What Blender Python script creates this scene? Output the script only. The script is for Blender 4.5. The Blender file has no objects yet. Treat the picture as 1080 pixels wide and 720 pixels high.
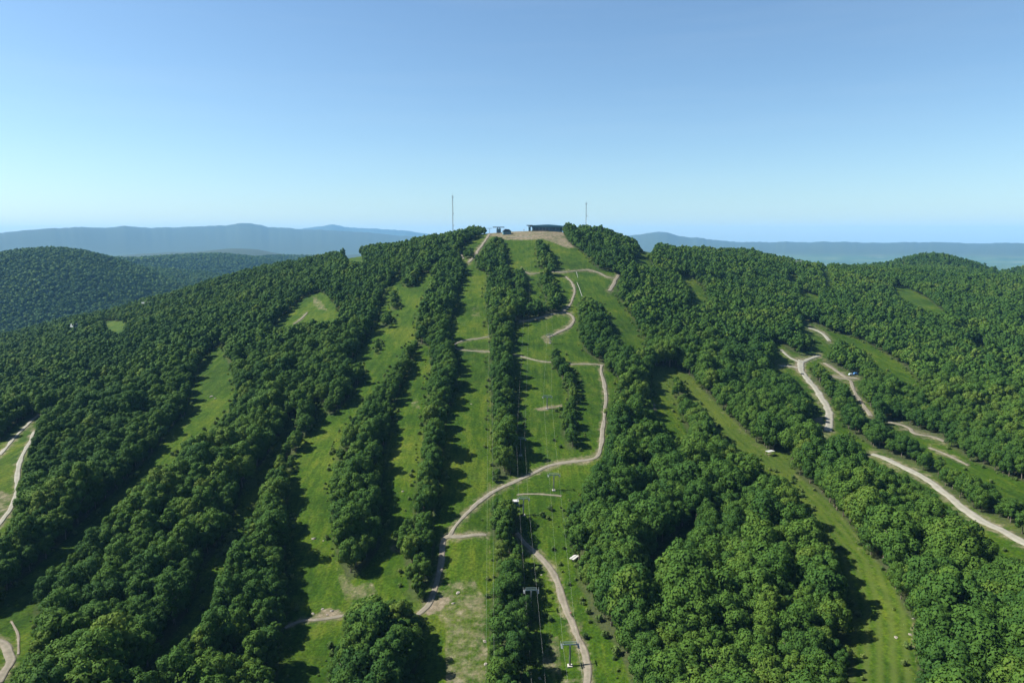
import bpy, bmesh, math, random
import numpy as np
from mathutils import Vector, Matrix

random.seed(7)
rng = np.random.default_rng(11)
S = bpy.context.scene
COL = S.collection
pi = math.pi
R = math.radians

# ------------------------------------------------------------------ camera model
ZC = 360.0                                   # eye height above the plain's datum
P = math.atan((360 - 251.5) / 720.0)         # downward pitch
cP, sP = math.cos(P), math.sin(P)
F = 720.0


def project(x, y, z):
    z = z - ZC
    d = y * cP - z * sP
    u = 540 + F * x / d
    v = 360 - F * (y * sP + z * cP) / d
    return u, v, d


def slope_of(az, py):
    k = (360 - py) / F
    return np.cos(az) * (k * cP - sP) / (cP + k * sP)


def sstep(a, b, x):
    t = np.clip((x - a) / (b - a), 0, 1)
    return t * t * (3 - 2 * t)


# ------------------------------------------------------------------ value noise
def vnoise(x, y, scale, seed):
    r = np.random.default_rng(seed)
    g = r.random((256, 256))
    x = x / scale
    y = y / scale
    xi = np.floor(x).astype(int)
    yi = np.floor(y).astype(int)
    fx = x - xi
    fy = y - yi
    fx = fx * fx * (3 - 2 * fx)
    fy = fy * fy * (3 - 2 * fy)
    a = g[xi & 255, yi & 255]
    b = g[(xi + 1) & 255, yi & 255]
    c = g[xi & 255, (yi + 1) & 255]
    d = g[(xi + 1) & 255, (yi + 1) & 255]
    return (a * (1 - fx) + b * fx) * (1 - fy) + (c * (1 - fx) + d * fx) * fy - 0.5


# ------------------------------------------------------------------ terrain: survey table of the hill
CD = [150, 200, 250, 300, 400, 500, 600, 700, 850, 1000, 1150, 1300, 1600, 2000]
TAB = {
    -300: [940, 840, 755, 700, 610, 550, 515, 490, 465, 450, 440, 434, 450, 520],
    0: [900, 790, 705, 645, 545, 480, 442, 418, 396, 380, 368, 361, 380, 450],
    100: [890, 775, 690, 625, 525, 460, 420, 395, 370, 355, 344, 339, 362, 440],
    200: [885, 765, 675, 605, 500, 437, 394, 365, 340, 324, 314, 312, 340, 410],
    300: [880, 758, 662, 588, 480, 415, 371, 341, 314, 297, 287, 285, 315, 390],
    380: [870, 745, 648, 570, 463, 398, 354, 324, 293, 277, 271, 274, 312, 385],
    450: [862, 735, 636, 556, 450, 387, 343, 311, 278, 260, 260, 277, 325, 400],
    500:  [858, 730, 631, 550, 445, 383, 339, 306, 270, 248, 259, 286, 340, 410],
    560:  [856, 728, 629, 549, 444, 382, 338, 305, 268, 243.5, 254, 282, 330, 400],
    620:  [854, 726, 627, 549, 446, 385, 341, 307, 271, 248, 257, 278, 320, 380],
    680:  [852, 722, 624, 549, 452, 393, 350, 316, 284, 266, 266, 274, 305, 350],
    760:  [850, 718, 622, 552, 464, 408, 367, 336, 304, 284, 272, 269, 288, 320],
    850:  [850, 718, 626, 560, 477, 425, 385, 354, 322, 301, 288, 284, 294, 315],
    960:  [852, 722, 634, 570, 491, 441, 402, 372, 339, 316, 302, 293, 288, 310],
    1080: [856, 730, 643, 582, 506, 457, 418, 388, 354, 330, 315, 304, 298, 315],
    1380: [870, 750, 665, 610, 540, 490, 450, 420, 385, 362, 347, 338, 335, 350],
}


def pchip(xk, yk, x):
    xk = np.asarray(xk, float)
    yk = np.asarray(yk, float)
    h = np.diff(xk)
    dl = np.diff(yk) / h
    m = np.zeros_like(yk)
    for i in range(1, len(xk) - 1):
        if dl[i - 1] * dl[i] > 0:
            w1 = 2 * h[i] + h[i - 1]
            w2 = h[i] + 2 * h[i - 1]
            m[i] = (w1 + w2) / (w1 / dl[i - 1] + w2 / dl[i])
    m[0] = dl[0]
    m[-1] = dl[-1]
    i = np.clip(np.searchsorted(xk, x) - 1, 0, len(xk) - 2)
    t = (x - xk[i]) / h[i]
    t2, t3 = t * t, t * t * t
    return (2 * t3 - 3 * t2 + 1) * yk[i] + (t3 - 2 * t2 + t) * h[i] * m[i] + (-2 * t3 + 3 * t2) * yk[i + 1] + (t3 - t2) * h[i] * m[i + 1]


NA, NL = 520, 600
cols = sorted(TAB)
AZK = np.array([math.atan((c - 540) / F * (cP + 0.18 * sP)) for c in cols])
AZG = np.linspace(AZK[0], AZK[-1], NA)
LG = np.linspace(math.log(150), math.log(2000), NL)
colprof = np.array([pchip(np.log(CD), TAB[c], LG) for c in cols])      # (ncol, NL)
PYT = np.empty((NA, NL))
for j in range(NL):
    PYT[:, j] = pchip(AZK, colprof[:, j], AZG)
SLT = slope_of(AZG[:, None], PYT)
ZT = SLT * np.exp(LG)[None, :]
for _ in range(6):                                                     # soften the creases of the survey
    Z2 = ZT.copy()
    Z2[:, 1:-1] = (ZT[:, :-2] + 2 * ZT[:, 1:-1] + ZT[:, 2:]) / 4
    Z2[1:-1, :] = (Z2[:-2, :] + 2 * Z2[1:-1, :] + Z2[2:, :]) / 4
    ZT = Z2
ZMEAN150 = float(ZT[:, 0].mean())
RUNMIN = np.minimum.accumulate(PYT, axis=1)


def tab(T, az, D):
    a = np.clip((az - AZG[0]) / (AZG[-1] - AZG[0]) * (NA - 1), 0, NA - 1.001)
    l = np.clip((np.log(np.maximum(D, 1)) - LG[0]) / (LG[-1] - LG[0]) * (NL - 1), 0, NL - 1.001)
    ai = a.astype(int)
    li = l.astype(int)
    fa = a - ai
    fl = l - li
    return (T[ai, li] * (1 - fa) + T[ai + 1, li] * fa) * (1 - fl) + (T[ai, li + 1] * (1 - fa) + T[ai + 1, li + 1] * fa) * fl


def az_of(px, s=-0.02):
    return math.atan((px - 540) / F * (cP - s * sP))


# far hills: (px, crest row, distance, tangential sigma m, radial sigma m)
BASE = 8.0
HILLS = [(50, 267, 2900, 420, 520), (-120, 268, 3000, 600, 600), (150, 287, 3300, 500, 500),
         (215, 269, 4600, 640, 600), (120, 277, 4200, 700, 500), (300, 273, 5200, 800, 500),
         (240, 262.5, 8200, 800, 500), (185, 266, 9000, 900, 500), (330, 268, 9500, 1500, 500),
         (985, 273.5, 1800, 230, 220), (1130, 284, 1900, 300, 200), (900, 286, 1750, 250, 200)]
RIDGE_PX = [-400, -200, -60, 0, 50, 85, 115, 132, 160, 182, 215, 240, 256, 266, 285, 312, 350, 400, 440, 480, 640, 668, 682, 694, 706, 722, 745, 770, 810, 830, 850, 870, 900, 940, 980, 1040, 1090, 1500]
RIDGE_PY = [249, 246, 247, 245.5, 241, 239.5, 239.5, 237.5, 239.5, 239.2, 238, 236.8, 234.8, 235.2, 239, 241, 243, 246, 250, 252, 252, 248, 246, 244.5, 246.5, 249.5, 252, 254.2, 255.3, 255.0, 255.6, 254.8, 255.2, 255.9, 255.4, 256.2, 256, 256]
RIDGE2_PX = [250, 300, 335, 352, 362, 380, 400, 430, 470, 520]
RIDGE2_PY = [258, 243, 239, 237.2, 238.6, 240.6, 241.2, 244, 249, 258]


def far_height(x, y):
    az = np.arctan2(x, y)
    D = np.hypot(x, y)
    z = BASE + 14 * vnoise(x, y, 1700, 1) + 8 * vnoise(x, y, 700, 2)
    z = z + sstep(5000, 12000, D) * (22 * vnoise(x, y, 5000, 3))
    for (px, py, dist, st, sr) in HILLS:
        a0 = az_of(px)
        top = ZC + slope_of(a0, py) * dist
        dt = (az - a0) * np.maximum(D, 500)
        dr = D - dist
        e = BASE + (top - BASE) * np.exp(-0.5 * (dt / st) ** 2 - 0.5 * (dr / sr) ** 2) * np.where(np.abs(az) < 1.4, 1, 0)
        kk = 16.0
        z = np.maximum(z, e) + kk * np.log1p(np.exp(-np.abs(z - e) / kk)) * (1 - np.exp(-np.abs(e - BASE) / 25))
    rough = vnoise(x, y, 420, 5) * 26 + vnoise(x, y, 170, 6) * 10
    z = z + rough * sstep(2300, 3200, D) * (1 - sstep(8000, 11000, D))
    # the two far ranges
    px = 540 + F * np.tan(np.clip(az, -1.3, 1.3)) / cP
    for (qx, qy, dist, sr, seed) in ((RIDGE_PX, RIDGE_PY, 16000, 1900, 8), (RIDGE2_PX, RIDGE2_PY, 22000, 1600, 9)):
        py = np.interp(px, qx, qy)
        py = py + 1.7 * vnoise(px, px * 0 + seed, 16, seed) + 0.9 * vnoise(px, px * 0 + seed, 3.5, seed + 20)
        top = ZC + slope_of(np.clip(az, -1.3, 1.3), py) * dist
        w = np.exp(-0.5 * ((D - dist + 1500 * vnoise(x, y, 3000, seed)) / sr) ** 2)
        z = np.maximum(z, z * (1 - w) + top * w) if dist > 20000 else z + np.maximum(top - z, 0) * w
    return z


def height(x, y):
    x = np.asarray(x, float)
    y = np.asarray(y, float)
    az = np.arctan2(x, y)
    D = np.hypot(x, y)
    azc = np.clip(az, AZG[0], AZG[-1])
    zm = tab(ZT, azc, np.clip(D, 150, 2000))
    zm = zm - np.maximum(150 - D, 0) * 0.12
    wnear = sstep(140, 40, D) if False else 1 - sstep(40, 140, D)
    zm = zm * (1 - wnear) + (ZMEAN150 - 12) * wnear
    wside = sstep(R(66), R(105), np.abs(az))
    zm = zm * (1 - wside) + (ZMEAN150 - 0.1 * np.maximum(D - 60, 0)) * wside
    zm = zm - 0.32 * np.maximum(D - 2000, 0)
    und = 2.2 * vnoise(x, y, 60, 31) + 0.9 * vnoise(x, y, 23, 32)
    zm = zm + und * sstep(120, 260, D) * (1 - 0.5 * sstep(500, 900, D)) + ZC
    zf = far_height(x, y)
    k = 14.0
    d = np.clip((zm - zf) / k, -30, 30)
    return np.where(D < 1500, np.maximum(zm, zf * 0 + zm), zf + k * np.log1p(np.exp(d))) if False else \
        np.where(D < 1250, zm, (1 - sstep(1250, 1500, D)) * zm + sstep(1250, 1500, D) * (zf + k * np.log1p(np.exp(d))))


def unproject(px, py):
    u = (px - 540) / F
    v = (360 - py) / F
    d = np.array([u, cP + v * sP, -sP + v * cP])
    d = d / np.linalg.norm(d[:2])
    t = 120 * np.exp(np.linspace(0, math.log(6000 / 120), 1400))
    g = ZC + d[2] * t - height(d[0] * t, d[1] * t)
    hit = np.nonzero(g < 0)[0]
    if len(hit) == 0:
        i = int(np.argmin(g[t < 1500]))
        return np.array([d[0] * t[i], d[1] * t[i], float(height(d[0] * t[i], d[1] * t[i]))])
    i = max(int(hit[0]), 1)
    a, b = t[i - 1], t[i]
    for _ in range(16):
        m = (a + b) / 2
        if ZC + d[2] * m - float(height(d[0] * m, d[1] * m)) < 0:
            b = m
        else:
            a = m
    return np.array([d[0] * b, d[1] * b, float(height(d[0] * b, d[1] * b))])


# ------------------------------------------------------------------ land-use map (surveyed outlines of runs, clearings, woods)
OPEN = {
 'corridor_a': [(0,628),(32,604),(68,570),(100,538),(133,507),(160,480),(190,440),(212,440),(216,456),(192,470),(187,487),(165,497),(140,519),(112,547),(92,564),(72,591),(50,606),(33,629),(14,639),(0,652)],
 'clearing_a': [(212,457),(190,474),(196,440),(203,410),(209,385),(222,370),(236,362),(238,376),(246,395),(250,412),(243,425),(240,436),(228,448),(218,457)],
 'bottom_left': [(-60,660),(0,640),(14,640),(33,631),(39,665),(31,692),(10,712),(0,760),(-60,760)],
 'left_track': [(48,431),(40,447),(36,463),(28,483),(23,497),(19,510),(18,533),(8,556),(0,568),(-50,610),(-70,480),(0,466),(15,450),(30,438)],
 'corridor_b': [(308,432),(296,457),(280,484),(258,510),(248,542),(236,567),(224,587),(210,607),(203,635),(183,672),(162,700),(150,722),(144,760),(154,760),(160,722),(174,702),(198,678),(221,640),(227,615),(237,590),(253,577),(257,557),(267,541),(277,509),(289,489),(306,459),(315,436)],
 'west_run': [(422,287),(460,288),(451,305),(444,322),(439,340),(438,360),(426,368),(420,380),(412,392),(402,407),(381,425),(375,437),(362,457),(354,480),(352,495),(349,510),(350,550),(352,577),(362,600),(368,616),(378,632),(368,640),(362,655),(360,675),(350,695),(342,722),(336,770),(289,770),(293,720),(296,690),(298,660),(307,640),(303,610),(301,570),(305,545),(304,525),(305,505),(310,487),(318,465),(332,447),(335,432),(330,424),(341,414),(352,404),(372,377),(381,364),(388,357),(394,344),(401,325),(407,305)],
 'mid_run': [(444,364),(453,364),(454,390),(451,410),(447,445),(445,475),(443,490),(436,520),(436,545),(428,552),(415,558),(413,572),(425,578),(427,590),(429,605),(432,620),(422,630),(408,633),(397,631),(385,629),(375,634),(364,620),(374,610),(388,596),(402,575),(404,550),(402,520),(404,500),(404,480),(412,455),(416,435),(422,412),(433,392),(438,370)],
 'centre_run': [(513,247),(516,222),(540,215),(593,215),(593,240),(597,252),(604,259),(617,267),(625,277),(632,284),(645,286),(655,290),(651,306),(652,312),(660,325),(667,335),(675,350),(680,360),(682,374),(668,368),(655,362),(645,345),(636,322),(620,313),(609,316),(611,355),(617,370),(630,380),(637,390),(648,392),(653,402),(650,417),(645,427),(637,435),(640,452),(640,470),(636,485),(622,497),(617,515),(613,525),(602,528),(595,542),(594,555),(599,565),(602,577),(611,588),(608,600),(609,617),(620,632),(622,650),(637,667),(650,680),(657,695),(665,720),(672,770),(430,770),(436,720),(445,680),(448,650),(450,636),(449,625),(458,600),(459,578),(458,555),(459,540),(462,520),(466,500),(469,475),(471,445),(479,417),(482,405),(483,380),(480,366),(474,352),(476,342),(481,327),(485,305),(491,285),(486,272),(487,258),(497,254),(508,247)],
 'east_run': [(690,386),(715,388),(732,399),(742,411),(760,429),(775,444),(790,459),(805,471),(815,477),(830,470),(838,474),(833,488),(841,500),(857,514),(875,529),(890,546),(903,562),(914,580),(941,611),(953,642),(965,658),(969,689),(966,722),(966,770),(892,770),(897,722),(901,690),(895,665),(896,645),(893,620),(886,600),(882,580),(869,560),(856,541),(845,530),(837,516),(830,505),(815,498),(802,495),(795,481),(780,478),(766,466),(755,455),(752,442),(740,430),(725,420),(721,405),(714,395),(708,398),(709,412),(715,430),(722,450),(728,463),(716,457),(703,454),(695,440),(692,425),(694,410),(692,396)],
 'east_spur': [(688,386),(712,388),(712,400),(706,412),(712,432),(720,452),(727,464),(712,458),(700,452),(690,438),(687,412)],
 'junction': [(812,357),(822,361),(831,369),(842,373),(853,368),(859,359),(855,350),(852,344),(862,344),(876,354),(881,366),(868,378),(852,383),(851,395),(865,410),(876,424),(886,437),(897,455),(920,471),(940,481),(960,491),(976,497),(995,511),(1010,526),(1027,536),(1050,551),(1064,560),(1110,585),(1110,620),(1070,593),(1050,581),(1030,560),(1008,540),(985,523),(982,512),(962,501),(950,498),(935,491),(917,478),(902,466),(890,459),(866,456),(862,452),(857,440),(861,427),(852,411),(844,398),(825,391),(822,384),(838,383),(826,374)],
 'upper_east_run': [(855,344),(875,350),(885,354),(910,361),(925,370),(942,381),(955,394),(962,404),(950,400),(935,392),(921,384),(915,373),(900,365),(880,358)],
 'parking': [(868,381),(876,384),(890,391),(907,395),(907,402),(903,410),(911,420),(919,430),(924,440),(914,440),(905,428),(897,408),(890,402),(877,399),(878,392)],
 'far_east_run': [(937,443),(955,449),(968,455),(985,459),(1000,466),(1005,474),(1022,485),(1045,494),(1062,501),(1080,508),(1120,522),(1120,548),(1080,530),(1055,522),(1042,510),(1020,500),(995,490),(980,478),(970,467),(950,455),(936,448)],
 'knob_run': [(721,293),(732,296),(742,306),(744,318),(728,321),(730,309)],
 'ridge_gap': [(673,258),(689,260),(687,266),(682,271),(690,280),(677,278),(671,274),(679,266)],
 'thin_gap': [(869,285),(875,288),(878,304),(873,303)],
 'tiny_gap': [(833,290),(841,290),(840,297),(834,297)],
 'far_slope': [(948,303),(960,306),(976,315),(993,329),(981,328),(962,319),(951,312)],
 'thin_slope': [(1028,360),(1051,370),(1047,372),(1030,364)],
 'faint_path': [(848,308),(863,313),(863,318),(849,314)],
 'west_clearing': [(295,343),(307,330),(321,317),(335,311),(342,316),(351,330),(348,337),(320,338),(307,343)],
 'west_meadow': [(112,339),(131,340),(126,351),(115,348)],
 'ridge_meadow': [(365,269),(379,266),(381,276),(369,275)],
 'wood_gap': [(738,530),(728,545),(712,565),(695,580),(684,600),(678,618),(684,622),(695,601),(711,588),(725,569),(736,548)],
}
WOOD = [
 [(503,284),(501,272),(510,264),(518,252),(524,250),(531,252),(535,264),(536,282),(528,286),(512,286)],
 [(514,340),(512,312),(515,284),(538,284),(542,305),(543,337),(542,347),(541,370),(543,390),(545,417),(546,442),(548,462),(545,485),(544,500),(537,512),(524,512),(521,500),(519,475),(519,440),(517,405),(516,375),(517,357)],
 [(543,338),(543,284),(554,284),(557,305),(556,330),(554,337)],
 [(567,282),(566,262),(565,254),(570,253),(577,260),(587,272),(590,283),(580,286)],
 [(570,300),(568,288),(580,285),(588,300),(594,315),(591,329),(580,331),(577,318)],
 [(580,373),(586,368),(594,376),(602,388),(608,402),(610,425),(608,445),(611,458),(607,476),(600,479),(596,470),(592,455),(592,437),(600,420),(598,407),(590,394),(581,385)],
 [(517,532),(528,524),(544,532),(550,545),(550,567),(555,582),(556,600),(552,617),(556,635),(562,647),(560,665),(562,680),(560,695),(562,722),(564,770),(510,770),(511,722),(513,700),(516,680),(516,647),(518,625),(524,612),(523,595),(522,572),(517,555)],
 [(560,650),(558,630),(565,620),(572,630),(574,650),(569,658)],
 [(347,437),(340,428),(343,412),(355,398),(368,385),(381,381),(386,392),(378,405),(370,418),(361,428),(352,437)],
 [(425,302),(423,288),(432,282),(446,284),(441,295),(436,303)],
 [(413,327),(411,312),(416,304),(421,313),(419,327)],
 [(402,347),(401,335),(408,328),(415,333),(411,345)],
 [(395,374),(396,357),(400,353),(402,372)],
 [(489,272),(489,264),(496,261),(500,265),(500,272)],
 [(709,412),(708,401),(714,396),(720,405),(724,420),(740,432),(752,442),(755,455),(765,465),(775,478),(740,470),(728,463),(722,450),(715,430)],
 [(555,338),(559,318),(577,318),(579,331)],
]
# bare ground: (width px, points) strokes and polygons
TRACKS = [   # name, width m, pixels
 ('zigzag', 3.4, [(474,565),(478,558),(486,548),(496,538),(506,529),(518,520),(532,513),(547,506),(565,498),(580,491),(600,487),(620,485),(630,481),(634,470),(636,452),(638,435),(639,417),(637,403),(634,392),(635,385)]),
 ('cross_path', 1.9, [(635,385),(620,384),(602,384),(580,382),(565,380),(550,376),(530,372),(515,371),(495,370),(482,368),(478,365),(482,362),(490,359),(505,357),(516,355)]),
 ('spur', 3.1, [(474,565),(487,566),(502,564),(513,564)]),
 ('lower_track', 3.3, [(474,565),(468,568),(466,580),(465,597),(461,615),(456,630),(450,640),(440,648)]),
 ('west_path', 2.4, [(300,662),(306,659),(317,655),(327,654),(345,652),(362,649),(372,646)]),
 ('south_track', 4.0, [(545,562),(553,572),(562,581),(570,588),(580,600),(587,612),(592,627),(597,645),(605,662),(614,682),(619,700),(620,720),(619,750)]),
 ('loop_track', 4.1, [(547,340),(556,338),(565,336),(576,333),(585,331),(595,330),(602,332),(605,336),(604,341),(598,346),(588,351),(578,356)]),
 ('loop_climb', 3.3, [(592,331),(597,326),(602,320),(605,312),(606,305),(603,298),(597,292)]),
 ('hook_path', 3.0, [(550,283),(554,287),(560,289),(570,288),(582,287),(595,287),(607,286),(620,285),(630,287),(640,292),(650,294)]),
 ('hook_wide', 5.2, [(652,290),(649,296),(645,303),(643,307)]),
 ('summit_track', 5.2, [(517,247),(511,255),(505,263),(501,270),(494,277)]),
 ('summit_track_b', 3.0, [(484,265),(487,269),(489,273)]),
 ('summit_band', 3.7, [(536,251),(548,250),(560,250)]),
 ('short_path', 1.2, [(545,522),(555,521),(568,521),(582,522),(592,523)]),
 ('left_road', 3.3, [(47,432),(38,440),(30,447),(22,455),(10,468),(0,480)]),
 ('left_road_b', 3.3, [(36,455),(32,465),(25,478),(20,490),(18,505),(17,520),(12,535),(4,547),(-8,560)]),
 ('corner_road', 4.1, [(-12,674),(2,678),(10,686),(12,696),(6,708),(-2,720)]),
 ('corner_path', 1.1, [(12,655),(16,662),(19,670),(19,690)]),
 ('gravel_road', 5.9, [(845,380),(845,390),(852,400),(862,412),(869,424),(874,434),(875,444),(873,455)]),
 ('gravel_road_b', 4.8, [(919,479),(930,482),(941,487),(962,497),(980,507),(995,519),(1015,535),(1035,549),(1060,561),(1080,572),(1110,588)]),
 ('gravel_fork', 3.3, [(823,386),(832,386),(842,388)]),
 ('gravel_fork_b', 3.3, [(824,369),(833,377),(844,382)]),
 ('gravel_fork_c', 4.4, [(846,382),(853,379),(858,377),(864,375)]),
 ('gravel_curve', 4.4, [(853,346),(860,348),(866,351),(871,355),(875,360)]),
 ('parking_road', 4.4, [(870,383),(878,388),(886,394),(894,398),(904,399)]),
 ('parking_road_b', 3.7, [(878,397),(887,399),(896,401),(899,408),(904,418),(911,428),(919,439)]),
 ('far_track', 3.7, [(937,445),(950,448),(960,452),(965,457),(985,461),(997,466)]),
 ('far_path', 2.2, [(980,472),(1000,480),(1022,491)]),
 ('clearing_path', 2.2, [(310,342),(317,337),(324,330)]),
]
DIRT = [  # weight, polygon
 (0.78, [(505,240),(540,238),(592,238),(597,250),(608,262),(596,262),(585,257),(572,253),(545,254),(530,253),(517,249)]),
 (0.7, [(588,252),(596,252),(609,262),(597,262)]),
 (0.55, [(452,640),(475,612),(500,610),(513,630),(513,722),(470,722),(468,660)]),
 (0.9, [(449,640),(470,628),(478,632),(462,645),(450,650)]),
 (0.5, [(352,585),(357,600),(370,612),(382,628),(376,636),(366,642),(362,628),(356,610)]),
 (0.55, [(372,618),(392,612),(400,624),(392,632),(378,630)]),
 (0.6, [(408,574),(425,570),(430,582),(412,584)]),
 (0.8, [(323,652),(345,640),(358,642),(362,650),(340,652)]),
 (0.5, [(570,700),(580,668),(590,672),(594,712),(610,716),(604,722),(588,722)]),
 (0.8, [(556,432),(570,429),(594,426),(594,429),(572,434)]),
 (0.55, [(330,312),(340,317),(348,329),(338,328),(330,323)]),
 (0.6, [(0,515),(10,520),(14,535),(0,560)]),
 (0.6, [(0,560),(0,505),(-40,500),(-40,600)]),
 (0.75, [(857,440),(868,440),(868,455),(860,454)]),
 (0.7, [(686,425),(692,425),(694,437),(688,434)]),
 (0.45, [(498,325),(505,320),(508,335),(496,334)]),
 (0.6, [(569,355),(580,352),(583,362),(575,363)]),
 (0.55, [(960,660),(968,650),(972,690),(966,700),(960,680)]),
 (0.5, [(433,424),(442,420),(445,432),(434,432)]),
 (0.6, [(880,395),(893,399),(905,397),(907,401),(897,404),(880,400)]),
 (0.8, [(838,380),(850,379),(850,392),(840,391)]),
]
FAINT = [  # weight, width px, worn lines
 (0.5, 3.0, [(517,345),(517,450),(517,560),(516,640),(513,722)]),
 (0.35, 9, [(735,408),(760,433),(790,463),(830,492),(860,522),(890,555),(915,590),(935,640)]),
 (0.5, 2.5, [(837,498),(864,525),(891,549),(914,580),(941,611),(953,642)]),
 (0.45, 2.0, [(514,640),(511,680),(511,722)]),
 (0.4, 2.0, [(440,300),(439,340),(438,362)]),
 (0.4, 2.0, [(352,560),(354,590),(364,606)]),
 (0.4, 1.6, [(242,395),(246,412)]),
 (0.4, 1.6, [(651,310),(665,330),(675,352)]),
 (0.3, 3.0, [(577,350),(577,420),(580,470)]),
]
OX, OY, SC = 120, -200, 2
CW, CH = (1080 + 240) * SC, (1000) * SC    # canvas covers x -120..1200, y 200..1200


def in_poly(poly, X, Y):
    c = np.zeros(X.shape, bool)
    n = len(poly)
    for i in range(n):
        x1, y1 = poly[i]
        x2, y2 = poly[(i + 1) % n]
        if y1 == y2:
            continue
        cond = ((y1 > Y) != (y2 > Y)) & (X < (x2 - x1) * (Y - y1) / (y2 - y1) + x1)
        c ^= cond
    return c


def fill(img, poly, val, mode='set'):
    xs = [p[0] for p in poly]
    ys = [p[1] for p in poly]
    i0 = max(int((min(xs) + OX) * SC), 0)
    i1 = min(int((max(xs) + OX) * SC) + 2, CW)
    j0 = max(int((min(ys) + OY) * SC), 0)
    j1 = min(int((max(ys) + OY) * SC) + 2, CH)
    if i1 <= i0 or j1 <= j0:
        return
    X, Y = np.meshgrid((np.arange(i0, i1) + 0.5) / SC - OX, (np.arange(j0, j1) + 0.5) / SC - OY)
    m = in_poly(poly, X, Y)
    sub = img[j0:j1, i0:i1]
    if mode == 'set':
        sub[m] = val
    else:
        sub[m] = np.maximum(sub[m], val)


def stroke(img, pts, w, val):
    for (x1, y1), (x2, y2) in zip(pts[:-1], pts[1:]):
        i0 = max(int((min(x1, x2) - w + OX) * SC), 0)
        i1 = min(int((max(x1, x2) + w + OX) * SC) + 2, CW)
        j0 = max(int((min(y1, y2) - w + OY) * SC), 0)
        j1 = min(int((max(y1, y2) + w + OY) * SC) + 2, CH)
        if i1 <= i0 or j1 <= j0:
            continue
        X, Y = np.meshgrid((np.arange(i0, i1) + 0.5) / SC - OX, (np.arange(j0, j1) + 0.5) / SC - OY)
        dx, dy = x2 - x1, y2 - y1
        t = np.clip(((X - x1) * dx + (Y - y1) * dy) / max(dx * dx + dy * dy, 1e-6), 0, 1)
        d = np.hypot(X - x1 - t * dx, Y - y1 - t * dy)
        v = val * np.clip(1.3 - d / (w * 0.5), 0, 1)
        sub = img[j0:j1, i0:i1]
        np.maximum(sub, v, out=sub)


IM_OPEN = np.zeros((CH, CW), np.float32)
IM_DIRT = np.zeros((CH, CW), np.float32)
for k in ('knob_run', 'ridge_gap', 'thin_gap', 'far_slope', 'upper_east_run', 'faint_path', 'thin_slope', 'tiny_gap', 'west_meadow', 'ridge_meadow', 'west_clearing'):
    cx_ = sum(p[0] for p in OPEN[k]) / len(OPEN[k])
    cy_ = sum(p[1] for p in OPEN[k]) / len(OPEN[k])
    OPEN[k] = [(cx_ + (p[0] - cx_) * 1.3, cy_ + (p[1] - cy_) * 1.25) for p in OPEN[k]]
for k in OPEN:
    fill(IM_OPEN, OPEN[k], 1.0)
stroke(IM_OPEN, [(x - 8, y) for x, y in dict((t[0], t[2]) for t in TRACKS)['gravel_road']], 13, 1.3)
IM_OPEN = (IM_OPEN > 0.5).astype(np.float32)
for w in WOOD:
    fill(IM_OPEN, w, 0.0)
for wgt, poly in DIRT:
    fill(IM_DIRT, poly, wgt, 'max')
for wgt, wid, pts in FAINT:
    stroke(IM_DIRT, pts, wid, wgt)


def blur(im, n):
    for _ in range(n):
        im = (np.roll(im, 1, 0) + 2 * im + np.roll(im, -1, 0)) / 4
        im = (np.roll(im, 1, 1) + 2 * im + np.roll(im, -1, 1)) / 4
    return im


for nm, wd, pts in TRACKS:
    for q1, q2 in zip(pts[:-1], pts[1:]):
        wpx = wd * 720 / float(np.interp((q1[1] + q2[1]) / 2, [250, 305, 382, 445, 550, 700], [1000, 700, 510, 420, 330, 260]))
        stroke(IM_DIRT, [q1, q2], wpx * 2.3, 0.62)
IM_ROAD = np.zeros((CH, CW), np.float32)
for nm, wd, pts in TRACKS:
    if nm.startswith(('gravel', 'parking', 'far_', 'zigzag', 'south', 'lower')):
        stroke(IM_ROAD, pts, 12 if nm.startswith('gravel') else 7, 1.0)
IM_OPEN_S = blur(IM_OPEN, 2)
IM_DIRT = blur(IM_DIRT, 3)


def lookup(im, px, py):
    i = np.clip(((px + OX) * SC), 0, CW - 2)
    j = np.clip(((py + OY) * SC), 0, CH - 2)
    ii = i.astype(int)
    jj = j.astype(int)
    fi = i - ii
    fj = j - jj
    return (im[jj, ii] * (1 - fi) + im[jj, ii + 1] * fi) * (1 - fj) + (im[jj + 1, ii] * (1 - fi) + im[jj + 1, ii + 1] * fi) * fj


def visible_ground(az, D, py, margin=2.5):
    margin = margin + 2600.0 / np.maximum(D, 100)
    return (py < tab(RUNMIN, az, np.clip(D, 150, 2000)) + margin) & (D < 1500)


# ------------------------------------------------------------------ helpers: materials
def new_mat(name):
    m = bpy.data.materials.new(name)
    m.use_nodes = True
    nt = m.node_tree
    nt.nodes.clear()
    out = nt.nodes.new('ShaderNodeOutputMaterial')
    b = nt.nodes.new('ShaderNodeBsdfPrincipled')
    nt.links.new(b.outputs[0], out.inputs[0])
    b.inputs['Specular IOR Level'].default_value = 0.2
    return m, nt, b, out


def node(nt, typ, **kw):
    n = nt.nodes.new(typ)
    for k, v in kw.items():
        setattr(n, k, v)
    return n


def noise(nt, vec, scale, detail=4, rough=0.6):
    n = node(nt, 'ShaderNodeTexNoise')
    n.inputs['Scale'].default_value = scale
    n.inputs['Detail'].default_value = detail
    n.inputs['Roughness'].default_value = rough
    nt.links.new(vec, n.inputs['Vector'])
    return n.outputs['Fac']


def ramp(nt, fac, stops):
    r = node(nt, 'ShaderNodeValToRGB')
    el = r.color_ramp.elements
    while len(el) < len(stops):
        el.new(0.5)
    for e, (p, c) in zip(el, stops):
        e.position = p
        e.color = tuple(c) + (1,) if len(c) == 3 else c
    nt.links.new(fac, r.inputs[0])
    return r.outputs[0]


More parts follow.
